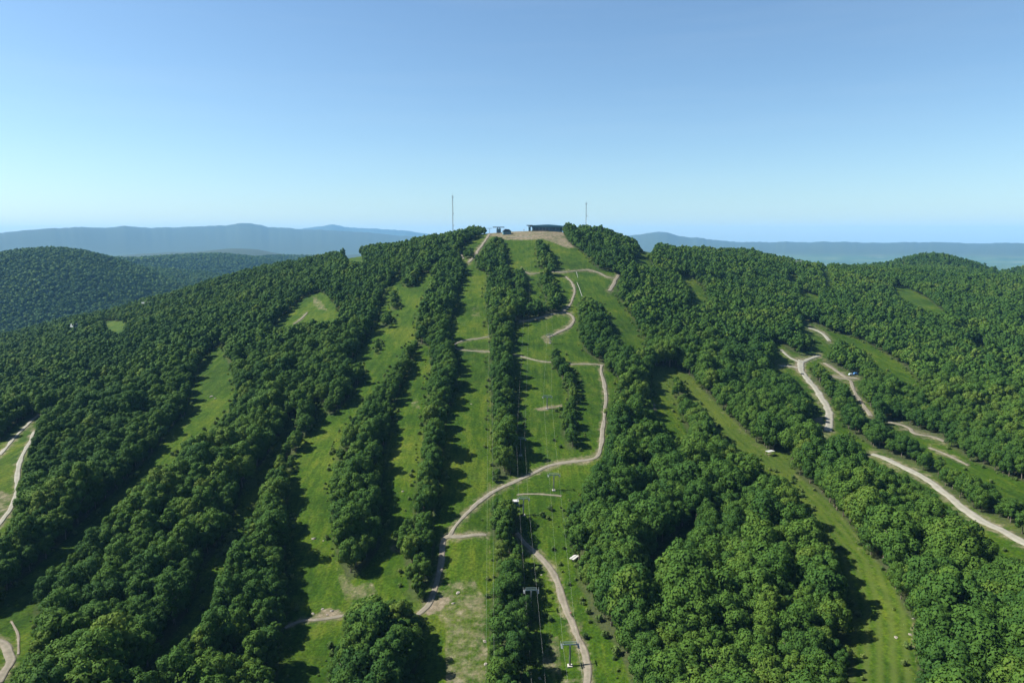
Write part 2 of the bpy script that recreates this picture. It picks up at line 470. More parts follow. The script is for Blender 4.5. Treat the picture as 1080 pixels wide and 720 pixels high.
def mixc(nt, fac, a, b):
    m = node(nt, 'ShaderNodeMix', data_type='RGBA')
    for sock, v in ((m.inputs[0], fac), (m.inputs[6], a), (m.inputs[7], b)):
        if hasattr(v, 'links') or isinstance(v, bpy.types.NodeSocket):
            nt.links.new(v, sock)
        elif isinstance(v, (int, float)):
            sock.default_value = v
        else:
            sock.default_value = tuple(v) + (1,)
    return m.outputs[2]


def mth(nt, op, a, b=None, clamp=False):
    m = node(nt, 'ShaderNodeMath', operation=op, use_clamp=clamp)
    for s, v in ((m.inputs[0], a), (m.inputs[1], b)):
        if v is None:
            continue
        if isinstance(v, bpy.types.NodeSocket):
            nt.links.new(v, s)
        else:
            s.default_value = v
    return m.outputs[0]


def attr(nt, name, typ='GEOMETRY'):
    a = node(nt, 'ShaderNodeAttribute', attribute_type=typ)
    a.attribute_name = name
    return a.outputs['Fac']


def plain(name, col, rough=0.6, metal=0.0, var=0.12, scale=1.5):
    m, nt, b, out = new_mat(name)
    tc = node(nt, 'ShaderNodeTexCoord')
    f = noise(nt, tc.outputs['Object'], scale, 5)
    c = ramp(nt, f, [(0.25, [max(v * (1 - var), 0) for v in col]), (0.75, [min(v * (1 + var), 1) for v in col])])
    nt.links.new(c, b.inputs['Base Color'])
    b.inputs['Roughness'].default_value = rough
    b.inputs['Metallic'].default_value = metal
    return m


M = {
 'steel': plain('galvanised_steel', (0.16, 0.18, 0.18), 0.55, 0.4),
 'teal': plain('painted_teal_steel', (0.15, 0.21, 0.205), 0.6),
 'dark': plain('dark_metal', (0.05, 0.06, 0.07), 0.5),
 'rope': plain('steel_rope', (0.30, 0.31, 0.31), 0.5, 0.3),
 'roof': plain('standing_seam_roof', (0.11, 0.24, 0.29), 0.45),
 'roofd': plain('dark_roof', (0.035, 0.05, 0.06), 0.6),
 'wall': plain('weathered_cladding', (0.10, 0.19, 0.22), 0.7),
 'stone': plain('pale_stone', (0.18, 0.165, 0.14), 0.85, 0, 0.3, 0.9),
 'white': plain('white_paint', (0.34, 0.34, 0.33), 0.5, 0, 0.05),
 'pipe': plain('pale_pipe', (0.30, 0.31, 0.30), 0.5, 0, 0.1),
 'concrete': plain('concrete', (0.36, 0.34, 0.31), 0.85),
 'bark': plain('bark', (0.13, 0.11, 0.085), 0.9, 0, 0.35, 3),
 'wood': plain('grey_timber', (0.20, 0.16, 0.12), 0.8),
 'red': plain('faded_red_cloth', (0.35, 0.06, 0.05), 0.8),
 'cloth': plain('dark_cloth', (0.04, 0.045, 0.06), 0.85),
 'skin': plain('skin', (0.45, 0.28, 0.20), 0.6),
 'blue': plain('blue_car_paint', (0.06, 0.16, 0.34), 0.25),
 'silver': plain('silver_car_paint', (0.42, 0.50, 0.56), 0.3, 0.3),
 'tyre': plain('rubber', (0.02, 0.02, 0.02), 0.8),
 'brown': plain('brown_shingle', (0.16, 0.12, 0.10), 0.8),
}
m, nt, b, out = new_mat('window_glass')
b.inputs['Base Color'].default_value = (0.03, 0.06, 0.08, 1)
b.inputs['Roughness'].default_value = 0.08
b.inputs['Specular IOR Level'].default_value = 0.6
M['glass'] = m


def leaf_material(name, stops, trans=0.22):
    m, nt, b, out = new_mat(name)
    tone = attr(nt, 'tone', 'INSTANCER')
    tint = attr(nt, 'tint')
    geo = node(nt, 'ShaderNodeNewGeometry')
    big = noise(nt, geo.outputs['Position'], 0.012, 2)
    f = mth(nt, 'ADD', tone, mth(nt, 'MULTIPLY', mth(nt, 'SUBTRACT', tint, 0.5), 0.45))
    f = mth(nt, 'ADD', f, mth(nt, 'MULTIPLY', mth(nt, 'SUBTRACT', big, 0.5), 0.5), True)
    c = ramp(nt, f, stops)
    nt.links.new(c, b.inputs['Base Color'])
    b.inputs['Roughness'].default_value = 0.75
    b.inputs['Specular IOR Level'].default_value = 0.070
    tr = node(nt, 'ShaderNodeBsdfTranslucent')
    nt.links.new(c, tr.inputs[0])
    mx = node(nt, 'ShaderNodeMixShader')
    mx.inputs[0].default_value = trans
    nt.links.new(b.outputs[0], mx.inputs[1])
    nt.links.new(tr.outputs[0], mx.inputs[2])
    nt.links.new(mx.outputs[0], out.inputs[0])
    return m


M['leaf'] = leaf_material('broadleaf_foliage', [(0.0, (0.023, 0.060, 0.012)), (0.35, (0.036, 0.081, 0.013)), (0.62, (0.048, 0.096, 0.014)), (0.85, (0.062, 0.108, 0.015)), (1.0, (0.082, 0.124, 0.020))])
M['shrub'] = leaf_material('shrub_foliage', [(0.0, (0.035, 0.065, 0.018)), (0.5, (0.060, 0.105, 0.025)), (1.0, (0.12, 0.16, 0.04))])

# ground
m, nt, b, out = new_mat('hillside_ground')
geo = node(nt, 'ShaderNodeNewGeometry')
pos = geo.outputs['Position']
op, di, pl, lat = attr(nt, 'open'), attr(nt, 'dirt'), attr(nt, 'plain'), attr(nt, 'stripe')
n1 = noise(nt, pos, 0.018, 4)
n2 = noise(nt, pos, 0.11, 6, 0.7)
n3 = noise(nt, pos, 0.9, 3)
n4 = noise(nt, pos, 0.30, 5, 0.75)
mp = node(nt, 'ShaderNodeMapping')
mp.inputs['Scale'].default_value = (0.30, 0.045, 0.05)
nt.links.new(pos, mp.inputs['Vector'])
n5 = noise(nt, mp.outputs[0], 1.0, 4, 0.65)          # faint streaks down the slope
GC_ = [(0.010, 0.030, 0.002), (0.019, 0.043, 0.002), (0.030, 0.054, 0.003), (0.056, 0.068, 0.010)]
g = ramp(nt, n2, [(0.38, GC_[0]), (0.47, GC_[1]), (0.54, GC_[2]), (0.63, GC_[3])])
g2 = ramp(nt, n1, [(0.38, GC_[0]), (0.47, GC_[1]), (0.55, GC_[2]), (0.64, GC_[3])])
g3 = ramp(nt, n5, [(0.38, GC_[0]), (0.47, GC_[1]), (0.55, GC_[2]), (0.64, GC_[3])])
g4 = ramp(nt, n4, [(0.34, (0.010, 0.028, 0.003)), (0.5, GC_[1]), (0.62, GC_[2]), (0.74, (0.10, 0.105, 0.035))])
grass = mixc(nt, 0.5, mixc(nt, 0.45, g, g2), mixc(nt, 0.55, g3, g4))
fine = ramp(nt, n3, [(0.34, (0.50, 0.56, 0.5)), (0.66, (1.40, 1.34, 1.3))])
mm = node(nt, 'ShaderNodeMix', data_type='RGBA', blend_type='MULTIPLY')
mm.inputs[0].default_value = 0.85
nt.links.new(grass, mm.inputs[6])
nt.links.new(fine, mm.inputs[7])
grass = mm.outputs[2]
var = mth(nt, 'ADD', mth(nt, 'MULTIPLY', n5, 0.6), mth(nt, 'MULTIPLY', n1, 0.7))
vr = ramp(nt, var, [(0.50, (0.78, 0.86, 0.8)), (0.63, (1.05, 1.10, 1.0)), (0.78, (1.45, 1.32, 1.2))])
mm = node(nt, 'ShaderNodeMix', data_type='RGBA', blend_type='MULTIPLY')
mm.inputs[0].default_value = 1.0
nt.links.new(grass, mm.inputs[6])
nt.links.new(vr, mm.inputs[7])
grass = mm.outputs[2]
grass = mixc(nt, lat, grass, (0.052, 0.070, 0.015))
dirtc = ramp(nt, n4, [(0.3, (0.08, 0.068, 0.044)), (0.55, (0.135, 0.112, 0.078)), (0.75, (0.22, 0.19, 0.14))])
dmask = mth(nt, 'ADD', di, mth(nt, 'MULTIPLY', mth(nt, 'SUBTRACT', n2, 0.5), 1.5))
dmask = mth(nt, 'ADD', dmask, mth(nt, 'MULTIPLY', mth(nt, 'SUBTRACT', n4, 0.5), 1.2))
dmask = mth(nt, 'MULTIPLY', mth(nt, 'SUBTRACT', dmask, 0.35), 1.9, True)
dmask = mth(nt, 'MULTIPLY', dmask, mth(nt, 'MULTIPLY', di, 1.5, True))
grass = mixc(nt, dmask, grass, dirtc)
floor = ramp(nt, n3, [(0.3, (0.022, 0.030, 0.012)), (0.7, (0.045, 0.055, 0.020))])
near = mixc(nt, op, floor, grass)
pn = noise(nt, pos, 0.00085, 5, 0.65)
pn2 = noise(nt, pos, 0.0035, 4, 0.7)
pcol = ramp(nt, pn, [(0.42, (0.025, 0.050, 0.020)), (0.50, (0.05, 0.085, 0.03)), (0.58, (0.08, 0.105, 0.04)), (0.70, (0.15, 0.145, 0.09))])
pcol2 = ramp(nt, pn2, [(0.45, (0.028, 0.055, 0.020)), (0.62, (0.07, 0.095, 0.04)), (0.78, (0.2, 0.19, 0.15))])
pc = mixc(nt, 0.5, pcol, pcol2)
col = mixc(nt, pl, near, pc)
nt.links.new(col, b.inputs['Base Color'])
b.inputs['Roughness'].default_value = 0.95
b.inputs['Specular IOR Level'].default_value = 0.08
bp = node(nt, 'ShaderNodeBump')
bp.inputs['Strength'].default_value = 0.7
bp.inputs['Distance'].default_value = 0.5
hh = mth(nt, 'ADD', mth(nt, 'MULTIPLY', n3, 0.6), mth(nt, 'MULTIPLY', n2, 0.8))
nt.links.new(hh, bp.inputs['Height'])
nt.links.new(bp.outputs[0], b.inputs['Normal'])
M['ground'] = m

m, nt, b, out = new_mat('track_gravel')
geo = node(nt, 'ShaderNodeNewGeometry')
pos = geo.outputs['Position']
t = attr(nt, 'across')
pale = attr(nt, 'pale')
c = ramp(nt, noise(nt, pos, 0.35, 6, 0.7), [(0.3, (0.085, 0.073, 0.055)), (0.55, (0.128, 0.111, 0.086)), (0.75, (0.19, 0.167, 0.132))])
cw = ramp(nt, noise(nt, pos, 0.35, 6, 0.7), [(0.3, (0.150, 0.146, 0.122)), (0.7, (0.225, 0.218, 0.190))])
c = mixc(nt, pale, c, cw)
ruts = ramp(nt, t, [(0.0, (0.75, 0.78, 0.7)), (0.25, (1.1, 1.08, 1.05)), (0.5, (0.86, 0.9, 0.8)), (0.75, (1.1, 1.08, 1.05)), (1.0, (0.75, 0.78, 0.7))])
mm = node(nt, 'ShaderNodeMix', data_type='RGBA', blend_type='MULTIPLY')
mm.inputs[0].default_value = 0.7
nt.links.new(c, mm.inputs[6])
nt.links.new(ruts, mm.inputs[7])
nt.links.new(mm.outputs[2], b.inputs['Base Color'])
b.inputs['Roughness'].default_value = 0.95
M['gravel'] = m

# ------------------------------------------------------------------ helpers: objects


def tag(o, label=None, cat=None, group=None, kind=None):
    if label:
        o['label'] = label
    if cat:
        o['category'] = cat
    if group:
        o['group'] = group
    if kind:
        o['kind'] = kind
    return o


def empty(name, loc, rz=0.0, label=None, cat=None, group=None):
    o = bpy.data.objects.new(name, None)
    o.empty_display_size = 1
    o.location = loc
    o.rotation_euler = (0, 0, rz)
    COL.objects.link(o)
    return tag(o, label, cat, group)


class MB:
    def __init__(self):
        self.v, self.f = [], []

    def box(self, c, s, rot=None, taper=1.0):
        i = len(self.v)
        for sz in (-0.5, 0.5):
            k = taper if sz > 0 else 1.0
            for sx, sy in ((-0.5, -0.5), (0.5, -0.5), (0.5, 0.5), (-0.5, 0.5)):
                p = Vector((sx * s[0] * k, sy * s[1] * k, sz * s[2]))
                if rot is not None:
                    p = rot @ p
                self.v.append((p.x + c[0], p.y + c[1], p.z + c[2]))
        self.f += [(i + 3, i + 2, i + 1, i), (i + 4, i + 5, i + 6, i + 7), (i, i + 1, i + 5, i + 4), (i + 1, i + 2, i + 6, i + 5), (i + 2, i + 3, i + 7, i + 6), (i + 3, i, i + 4, i + 7)]
        return self

    def tube(self, pts, r, n=6, r2=None):
        pts = [Vector(p) for p in pts]
        i0 = len(self.v)
        m = len(pts)
        for k, p in enumerate(pts):
            d = (pts[min(k + 1, m - 1)] - pts[max(k - 1, 0)]).normalized()
            a = Vector((0, 0, 1)) if abs(d.z) < 0.9 else Vector((1, 0, 0))
            u = d.cross(a).normalized()
            w = d.cross(u)
            rr = r if r2 is None else r + (r2 - r) * k / max(m - 1, 1)
            for j in range(n):
                an = 2 * pi * j / n
                q = p + (u * math.cos(an) + w * math.sin(an)) * rr
                self.v.append(tuple(q))
        for k in range(m - 1):
            for j in range(n):
                a = i0 + k * n + j
                b2 = i0 + k * n + (j + 1) % n
                self.f.append((a, b2, b2 + n, a + n))
        self.f.append(tuple(i0 + j for j in range(n))[::-1])
        self.f.append(tuple(i0 + (m - 1) * n + j for j in range(n)))
        return self

    def prism(self, prof, y0, y1):           # profile in x,z extruded along y
        i = len(self.v)
        n = len(prof)
        for y in (y0, y1):
            for x, z in prof:
                self.v.append((x, y, z))
        for k in range(n):
            self.f.append((i + k, i + (k + 1) % n, i + n + (k + 1) % n, i + n + k))
        self.f.append(tuple(range(i, i + n))[::-1])
        self.f.append(tuple(range(i + n, i + 2 * n)))
        return self

    def mesh(self, name, mat, smooth=False):
        me = bpy.data.meshes.new(name)
        me.from_pydata(self.v, [], self.f)
        bm = bmesh.new()
        bm.from_mesh(me)
        bmesh.ops.recalc_face_normals(bm, faces=bm.faces)
        bm.to_mesh(me)
        bm.free()
        me.materials.append(mat)
        if smooth:
            for p in me.polygons:
                p.use_smooth = True
        return me

    def build(self, name, mat, parent=None, smooth=False, loc=None):
        o = bpy.data.objects.new(name, self.mesh(name, mat, smooth))
        COL.objects.link(o)
        if parent is not None:
            o.parent = parent
        if loc is not None:
            o.location = loc
        return o


def np_mesh(name, verts, quads, mat, attrs=None, smooth=False):
    me = bpy.data.meshes.new(name)
    nv, nf = len(verts), len(quads)
    k = quads.shape[1] if nf else 4
    me.vertices.add(nv)
    me.vertices.foreach_set('co', np.ascontiguousarray(verts, np.float32).ravel())
    if nf:
        me.loops.add(nf * k)
        me.loops.foreach_set('vertex_index', np.ascontiguousarray(quads, np.int32).ravel())
        me.polygons.add(nf)
        me.polygons.foreach_set('loop_start', np.arange(0, nf * k, k, dtype=np.int32))
        me.polygons.foreach_set('use_smooth', np.full(nf, smooth, bool))
    me.update(calc_edges=True)
    for an, av in (attrs or {}).items():
        a = me.attributes.new(an, 'FLOAT', 'POINT')
        a.data.foreach_set('value', np.ascontiguousarray(av, np.float32))
    if mat:
        me.materials.append(mat)
    return me


# ------------------------------------------------------------------ gravel tracks
def ribbon(name, width, pts, pale=0.0):
    w = [unproject(*p)[:2] for p in pts]
    out = [w[0]]
    for p0, p1, p2, p3 in zip([w[0]] + w[:-2], w[:-1], w[1:], w[2:] + [w[-1]]):   # Catmull-Rom
        L = np.hypot(*(p2 - p1))
        n = max(int(L / 2.0), 2)
        for k in range(1, n + 1):
            t = k / n
            out.append(0.5 * ((2 * p1) + (-p0 + p2) * t + (2 * p0 - 5 * p1 + 4 * p2 - p3) * t * t + (-p0 + 3 * p1 - 3 * p2 + p3) * t ** 3))
    out = np.array(out)
    tan = np.gradient(out, axis=0)
    tan /= np.maximum(np.linalg.norm(tan, axis=1), 1e-6)[:, None]
    nor = np.stack([tan[:, 1], -tan[:, 0]], 1)
    s = np.concatenate([[0], np.cumsum(np.linalg.norm(np.diff(out, axis=0), axis=1))])
    sd = sum(map(ord, name))
    am = 0.35 if nm.startswith('gravel') else 0.9
    width = width * (0.84 if nm.startswith('gravel') else 0.72)
    wl = width * 0.5 * (1 + am * vnoise(s, s * 0 + sd, 9, sd) + 0.4 * vnoise(s, s * 0, 3, sd + 1))
    wr = width * 0.5 * (1 + am * vnoise(s, s * 0 + sd, 9, sd + 2) + 0.4 * vnoise(s, s * 0, 3, sd + 3))
    fr = [-1, -0.88, -0.45, 0, 0.45, 0.88, 1]
    V, T = [], []
    for q in fr:
        off = np.where(q < 0, q * wl, q * wr)
        p = out + nor * off[:, None]
        D = np.hypot(p[:, 0], p[:, 1])
        z = height(p[:, 0], p[:, 1]) + (0.10 + 0.0004 * D if abs(q) < 0.95 else -0.12)
        V.append(np.stack([p[:, 0], p[:, 1], z], 1))
        T.append(np.full(len(out), q * 0.5 + 0.5))
    V = np.array(V)
    m_, n_ = V.shape[0], V.shape[1]
    ix = np.arange(m_ * n_).reshape(m_, n_)
    q = np.stack([ix[:-1, :-1], ix[1:, :-1], ix[1:, 1:], ix[:-1, 1:]], -1).reshape(-1, 4)
    me = np_mesh('gravel_track', V.reshape(-1, 3), q, M['gravel'], {'across': np.array(T).ravel(), 'pale': np.full(m_ * n_, pale)}, True)
    o = bpy.data.objects.new('gravel_track', me)
    COL.objects.link(o)
    tag(o, kind='structure')
    return o


for nm, wd, pts in TRACKS:
    ribbon(nm, wd, pts, 0.9 if nm.startswith(('gravel', 'left_road')) else 0.35 if nm in ('zigzag', 'cross_path', 'spur') else 0.2)


# ------------------------------------------------------------------ trees
def crown_geometry(seed, nleaf, lsize, H=13.0, Rr=4.6, nlobe=15, low=0.16):
    r = np.random.default_rng(seed)
    zc = H * (0.5 + low * 0.5)
    az_, ah = Rr * 0.68, (H * (0.985 - low)) / 2 - Rr * 0.22
    lobes = [(np.array([0, 0, zc]), Rr * 0.62)]
    for k in range(nlobe):
        y = 0.97 - 1.62 * (k + 0.5 * r.random()) / nlobe
        rad = math.sqrt(max(0, 1 - y * y))
        an = k * 2.39996 + r.random() * 0.9
        q = 0.86 + 0.28 * r.random()
        lobes.append((np.array([math.cos(an) * rad * az_ * q, math.sin(an) * rad * az_ * q, zc + y * ah * q]), Rr * (0.27 + 0.17 * r.random())))
    wts = np.array([l[1] ** 2 for l in lobes])
    pick = r.choice(len(lobes), nleaf, p=wts / wts.sum())
    cen = np.array([l[0] for l in lobes])[pick]
    lr = np.array([l[1] for l in lobes])[pick]
    d = r.normal(size=(nleaf, 3))
    d[:, 2] += 0.3
    d /= np.linalg.norm(d, axis=1)[:, None]
    bumps = 1 + 0.13 * np.sin(d[:, 0] * 8 + pick) * np.sin(d[:, 1] * 7 + pick * 2)
    p = cen + d * (lr * bumps * (0.80 + 0.24 * r.random(nleaf) ** 0.7))[:, None]
    nrm = d + r.normal(size=(nleaf, 3)) * 0.34
    nrm /= np.linalg.norm(nrm, axis=1)[:, None]
    ref = r.normal(size=(nleaf, 3))
    u = np.cross(nrm, ref)
    u /= np.linalg.norm(u, axis=1)[:, None]
    w = np.cross(nrm, u)
    sz = lsize * (0.6 + 0.7 * r.random(nleaf))[:, None]
    k1 = (0.75 + 0.5 * r.random(nleaf))[:, None]
    v = np.stack([p - u * sz * 0.5, p - w * sz * 0.45 * k1, p + u * sz * 0.5, p + w * sz * 0.45 * k1], 1).reshape(-1, 3)
    q = np.arange(nleaf * 4).reshape(-1, 4)
    tint = np.repeat(np.clip(0.5 + 0.22 * r.normal(size=nleaf) + (r.random(len(lobes))[pick] - 0.5) * 0.35, 0, 1), 4)
    outw = p - np.array([0, 0, zc])
    outw /= np.maximum(np.linalg.norm(outw, axis=1), 1e-6)[:, None]
    sn = d * 0.62 + outw * 0.30 + nrm * 0.30
    sn /= np.linalg.norm(sn, axis=1)[:, None]
    return v, q, tint, np.repeat(sn, 4, axis=0)


def leaf_mesh(name, geo, mat):
    v, q, t, sn = geo
    me = np_mesh(name, v, q, mat, {'tint': t}, True)
    me.normals_split_custom_set_from_vertices([tuple(n) for n in sn])
    return me


def trunk_mesh(seed, H=13.0):
    r = random.Random(seed)
    mb = MB()
    pts = [(r.uniform(-.1, .1) * k, r.uniform(-.1, .1) * k, -0.8 + k * H * 0.18) for k in range(5)]
    mb.tube(pts, 0.30, 7, 0.10)
    for k in range(5):
        a = r.uniform(0, 2 * pi)
        z = H * r.uniform(0.22, 0.5)
        L = r.uniform(2.0, 3.4)
        mb.tube([(0, 0, z), (math.cos(a) * L * .5, math.sin(a) * L * .5, z + L * .45), (math.cos(a) * L, math.sin(a) * L, z + L * 1.0)], 0.12, 5, 0.04)
    return mb.mesh('trunk', M['bark'], True)


NV = 7
CROWN_HI, CROWN_LO, TRUNKS = [], [], []
for i in range(NV):
    H = [13, 14.5, 12, 13.5, 15, 12.5, 14][i]
    Rr = [4.6, 4.4, 4.9, 4.2, 4.5, 5.0, 3.9][i]
    CROWN_HI.append(leaf_mesh('crown', crown_geometry(100 + i, 4200, 0.56, H, Rr, [15, 17, 14, 16, 19, 15, 13][i], 0.10 + 0.02 * (i % 4)), M['leaf']))
    CROWN_LO.append(leaf_mesh('crown', crown_geometry(200 + i, 620, 1.35, H, Rr, 10, 0.14), M['leaf']))
    TRUNKS.append(trunk_mesh(i, H))
CLUMP = leaf_mesh('canopy', crown_geometry(300, 150, 4.2, 14, 8.0, 8, 0.05), M['leaf'])
CLUMP2 = leaf_mesh('canopy', crown_geometry(301, 150, 4.2, 13, 8.5, 9, 0.05), M['leaf'])


def scatter(sp, dmin, dmax, azlim, seed):
    r = np.random.default_rng(seed)
    xs = np.arange(-dmax, dmax, sp)
    ys = np.arange(60, dmax, sp)
    X, Y = np.meshgrid(xs, ys)
    X = X + (np.arange(len(ys)) % 2 * sp * 0.5)[:, None]
    X = (X + r.uniform(-0.36, 0.36, X.shape) * sp).ravel()
    Y = (Y + r.uniform(-0.36, 0.36, Y.shape) * sp).ravel()
    D = np.hypot(X, Y)
    A = np.arctan2(X, Y)
    k = (D > dmin) & (D < dmax) & (A > R(azlim[0])) & (A < R(azlim[1]))
    return X[k], Y[k], D[k], A[k], r


def forest(sp, dmin, dmax, seed, big):
    X, Y, D, A, r = scatter(sp, dmin, dmax, (-47, 47), seed)
    Z = height(X, Y)
    sc = big * np.clip(np.exp(r.normal(0, 0.26 if dmin < 500 else 0.33, len(X))), 0.5, 1.6) * (1 + 0.42 * vnoise(X, Y, 45, 71))
    vi = r.integers(0, NV, len(X))
    H0 = np.array([13, 14.5, 12, 13.5, 15, 12.5, 14])[vi]
    R0 = np.array([4.6, 4.4, 4.9, 4.2, 4.5, 5.0, 3.9])[vi]
    u0, v0, dd = project(X, Y, Z)
    o = lambda px, py: lookup(IM_OPEN, px, py) > 0.5
    near = D < 1500

    def test(sc):
        ut, vt, _ = project(X, Y, Z + H0 * sc)
        rp = R0 * sc * F / dd
        um, vm = (u0 + ut) / 2, v0 * 0.45 + vt * 0.55
        cap = v0 * 0.12 + vt * 0.88
        bad = o(u0, v0 - 1) | o(um, vm) | o(um, cap) | o(um - rp * 0.82, vm) | o(um + rp * 0.82, vm)
        ro = lambda px, py: lookup(IM_ROAD, px, py) > 0.25
        lowv = v0 * 0.85 + vt * 0.15
        bad = bad | ro(um, vm) | ro(um, cap) | ro(um - rp * 0.8, vm) | ro(um + rp * 0.8, vm) | ro(um, vt) | ro(um - rp * .5, cap) | ro(um + rp * .5, cap) | ro(um - rp * .6, lowv) | ro(um + rp * .6, lowv) | ro(u0, v0)
        return near & bad, rp, um, vm, vt
    bad, rp, um, vm, vt = test(sc)
    orig = sc
    for k in (0.74, 0.55, 0.42):
        sc = np.where(bad, np.minimum(orig, big) * k, sc)
        bad, rp, um, vm, vt = test(sc)
    hid = vt > tab(RUNMIN, A, np.clip(D, 150, 2000)) + 12
    keep = ~((D < 2000) & hid) & ~bad
    keep &= (np.abs(u0 - 540) < 700)
    return [q[keep] for q in (X, Y, Z, D, A, sc, vi, rp, um, vm, u0, v0)]


ta = forest(5.4, 150, 400, 41, 0.99)
tm = forest(4.8, 400, 600, 43, 0.80)
tb = forest(4.7, 600, 2100, 42, 0.645)

tone_n = lambda X, Y, r: np.clip(0.45 + 0.16 * r.normal(size=len(X)) + 0.45 * vnoise(X, Y, 60, 77) + 0.3 * vnoise(X, Y, 22, 78) + (r.random(len(X)) > 0.95) * 0.35, 0.02, 1)
rt = np.random.default_rng(5)

ta = [np.concatenate([p, q]) for p, q in zip(ta, tm)]
# the individuals: the trees that show largest
tone_a, tone_b = tone_n(ta[0], ta[1], rt), tone_n(tb[0], tb[1], rt)
X, Y, Z, D, A, sc, vi, rp, um, vm, u0, v0 = ta
infr = (um > 2) & (um < 1078) & (vm < 716) & (vm > 0)
NIND = 300
order = np.argsort(-np.where(infr, rp, -1))
ind = order[:NIND]
rest = np.ones(len(X), bool)
rest[ind] = False

ZONES = [
 ('the dark wood at the far left, above the shadowed gap', lambda u, v: u < 160 and v < 640 - 0.80 * u),
 ('the broad wood between the two shadowed gaps on the left', lambda u, v: u < 150 + (722 - v) * 0.62 and u < 245),
 ('the wooded strip left of the lime-green west run', lambda u, v: u < 322),
 ('the tree clump between the west run and the central run', lambda u, v: u < 475 and v > 615),
 ('the tree strip between the west run and the narrow middle run', lambda u, v: u < 412),
 ('the tree strip just left of the central run', lambda u, v: u < 480),
 ('the central tree strip beside the cable line', lambda u, v: u < 560),
 ('the bushy clump beside the curving dirt track', lambda u, v: u < 592),
 ('the big wood between dirt track and mown run', lambda u, v: u < float(np.interp(v, [400, 480, 520, 560, 600, 640, 720], [735, 790, 848, 890, 912, 925, 930]))),
 ('the wood right of the mown east run', lambda u, v: True),
]
ORD = ['first', 'second', 'third', 'fourth', 'fifth', 'sixth', 'seventh', 'eighth', 'ninth', 'tenth', 'eleventh', 'twelfth', 'thirteenth', 'fourteenth', 'fifteenth', 'sixteenth', 'seventeenth', 'eighteenth', 'nineteenth', 'twentieth']
zone_of = {}
for i in ind:
    for zi, (zn, fn) in enumerate(ZONES):
        if fn(um[i], vm[i]):
            zone_of[i] = zi
            break
ZSHORT = ['far-left wood', 'wood between the shadowed gaps', 'wood left of the west run', 'clump between west and central runs', 'strip right of the west run', 'strip left of the central run', 'central strip by the cable', 'clump beside the dirt track', 'wood right of the dirt track', 'wood right of the mown run']
labels = {}
for zi in range(len(ZONES)):
    mem = [i for i in ind if zone_of[i] == zi]
    mem.sort(key=lambda i: -vm[i])
    nrow = max(1, int(round(math.sqrt(len(mem) * 0.8))))
    per = max(1, math.ceil(len(mem) / nrow)) if mem else 1
    for rI in range(0, len(mem), per):
        row = sorted(mem[rI:rI + per], key=lambda i: um[i])
        rn = rI // per
        for ci, i in enumerate(row):
            tn = 'yellow-green' if tone_a[i] > 0.68 else 'mid-green' if tone_a[i] > 0.38 else 'dark-green'
            sz = 'big' if sc[i] > 1.14 else 'small' if sc[i] < 0.88 else 'leafy'
            labels[i] = f"{sz} {tn} tree, {ZSHORT[zi]}, {ORD[rn]} row up, {ORD[ci]} from left"

for i in ind:
    root = empty('broadleaf_tree', (X[i], Y[i], Z[i] - 0.2), rt.uniform(0, 2 * pi), labels[i], 'tree', 'broadleaf trees in the ' + ZSHORT[zone_of[i]])
    root.scale = (sc[i],) * 3
    cr = bpy.data.objects.new('crown', CROWN_HI[vi[i]])
    cr['tone'] = float(tone_a[i])
    COL.objects.link(cr)
    cr.parent = root
    tk = bpy.data.objects.new('trunk', TRUNKS[vi[i]])
    COL.objects.link(tk)
    tk.parent = root


GC = 2.0
COV = np.zeros((1150, 1500), np.float32)          # canopy cover on a 2 m grid, x -1500..1500, y 0..2300
for tx, ty, tr_ in ((ta[0], ta[1], ta[5] * 4.2), (tb[0], tb[1], tb[5] * 5.0)):
    for dx in range(-3, 4):
        for dy in range(-3, 4):
            i = ((tx + 1500) / GC + dx).astype(int)
            j = (ty / GC + dy).astype(int)
            ok = (i >= 0) & (i < 1500) & (j >= 0) & (j < 1150) & (np.hypot(dx, dy) * GC <= tr_ + 0.8)
            COV[j[ok], i[ok]] = 1.0
COV = blur(COV, 2)


def coverage(x, y):
    i = np.clip((x + 1500) / GC, 0, 1498).astype(int)
    j = np.clip(y / GC, 0, 1148).astype(int)
    c = COV[j, i]
    return np.where((np.abs(x) < 1490) & (y > 0) & (y < 2290), c, 1.0)


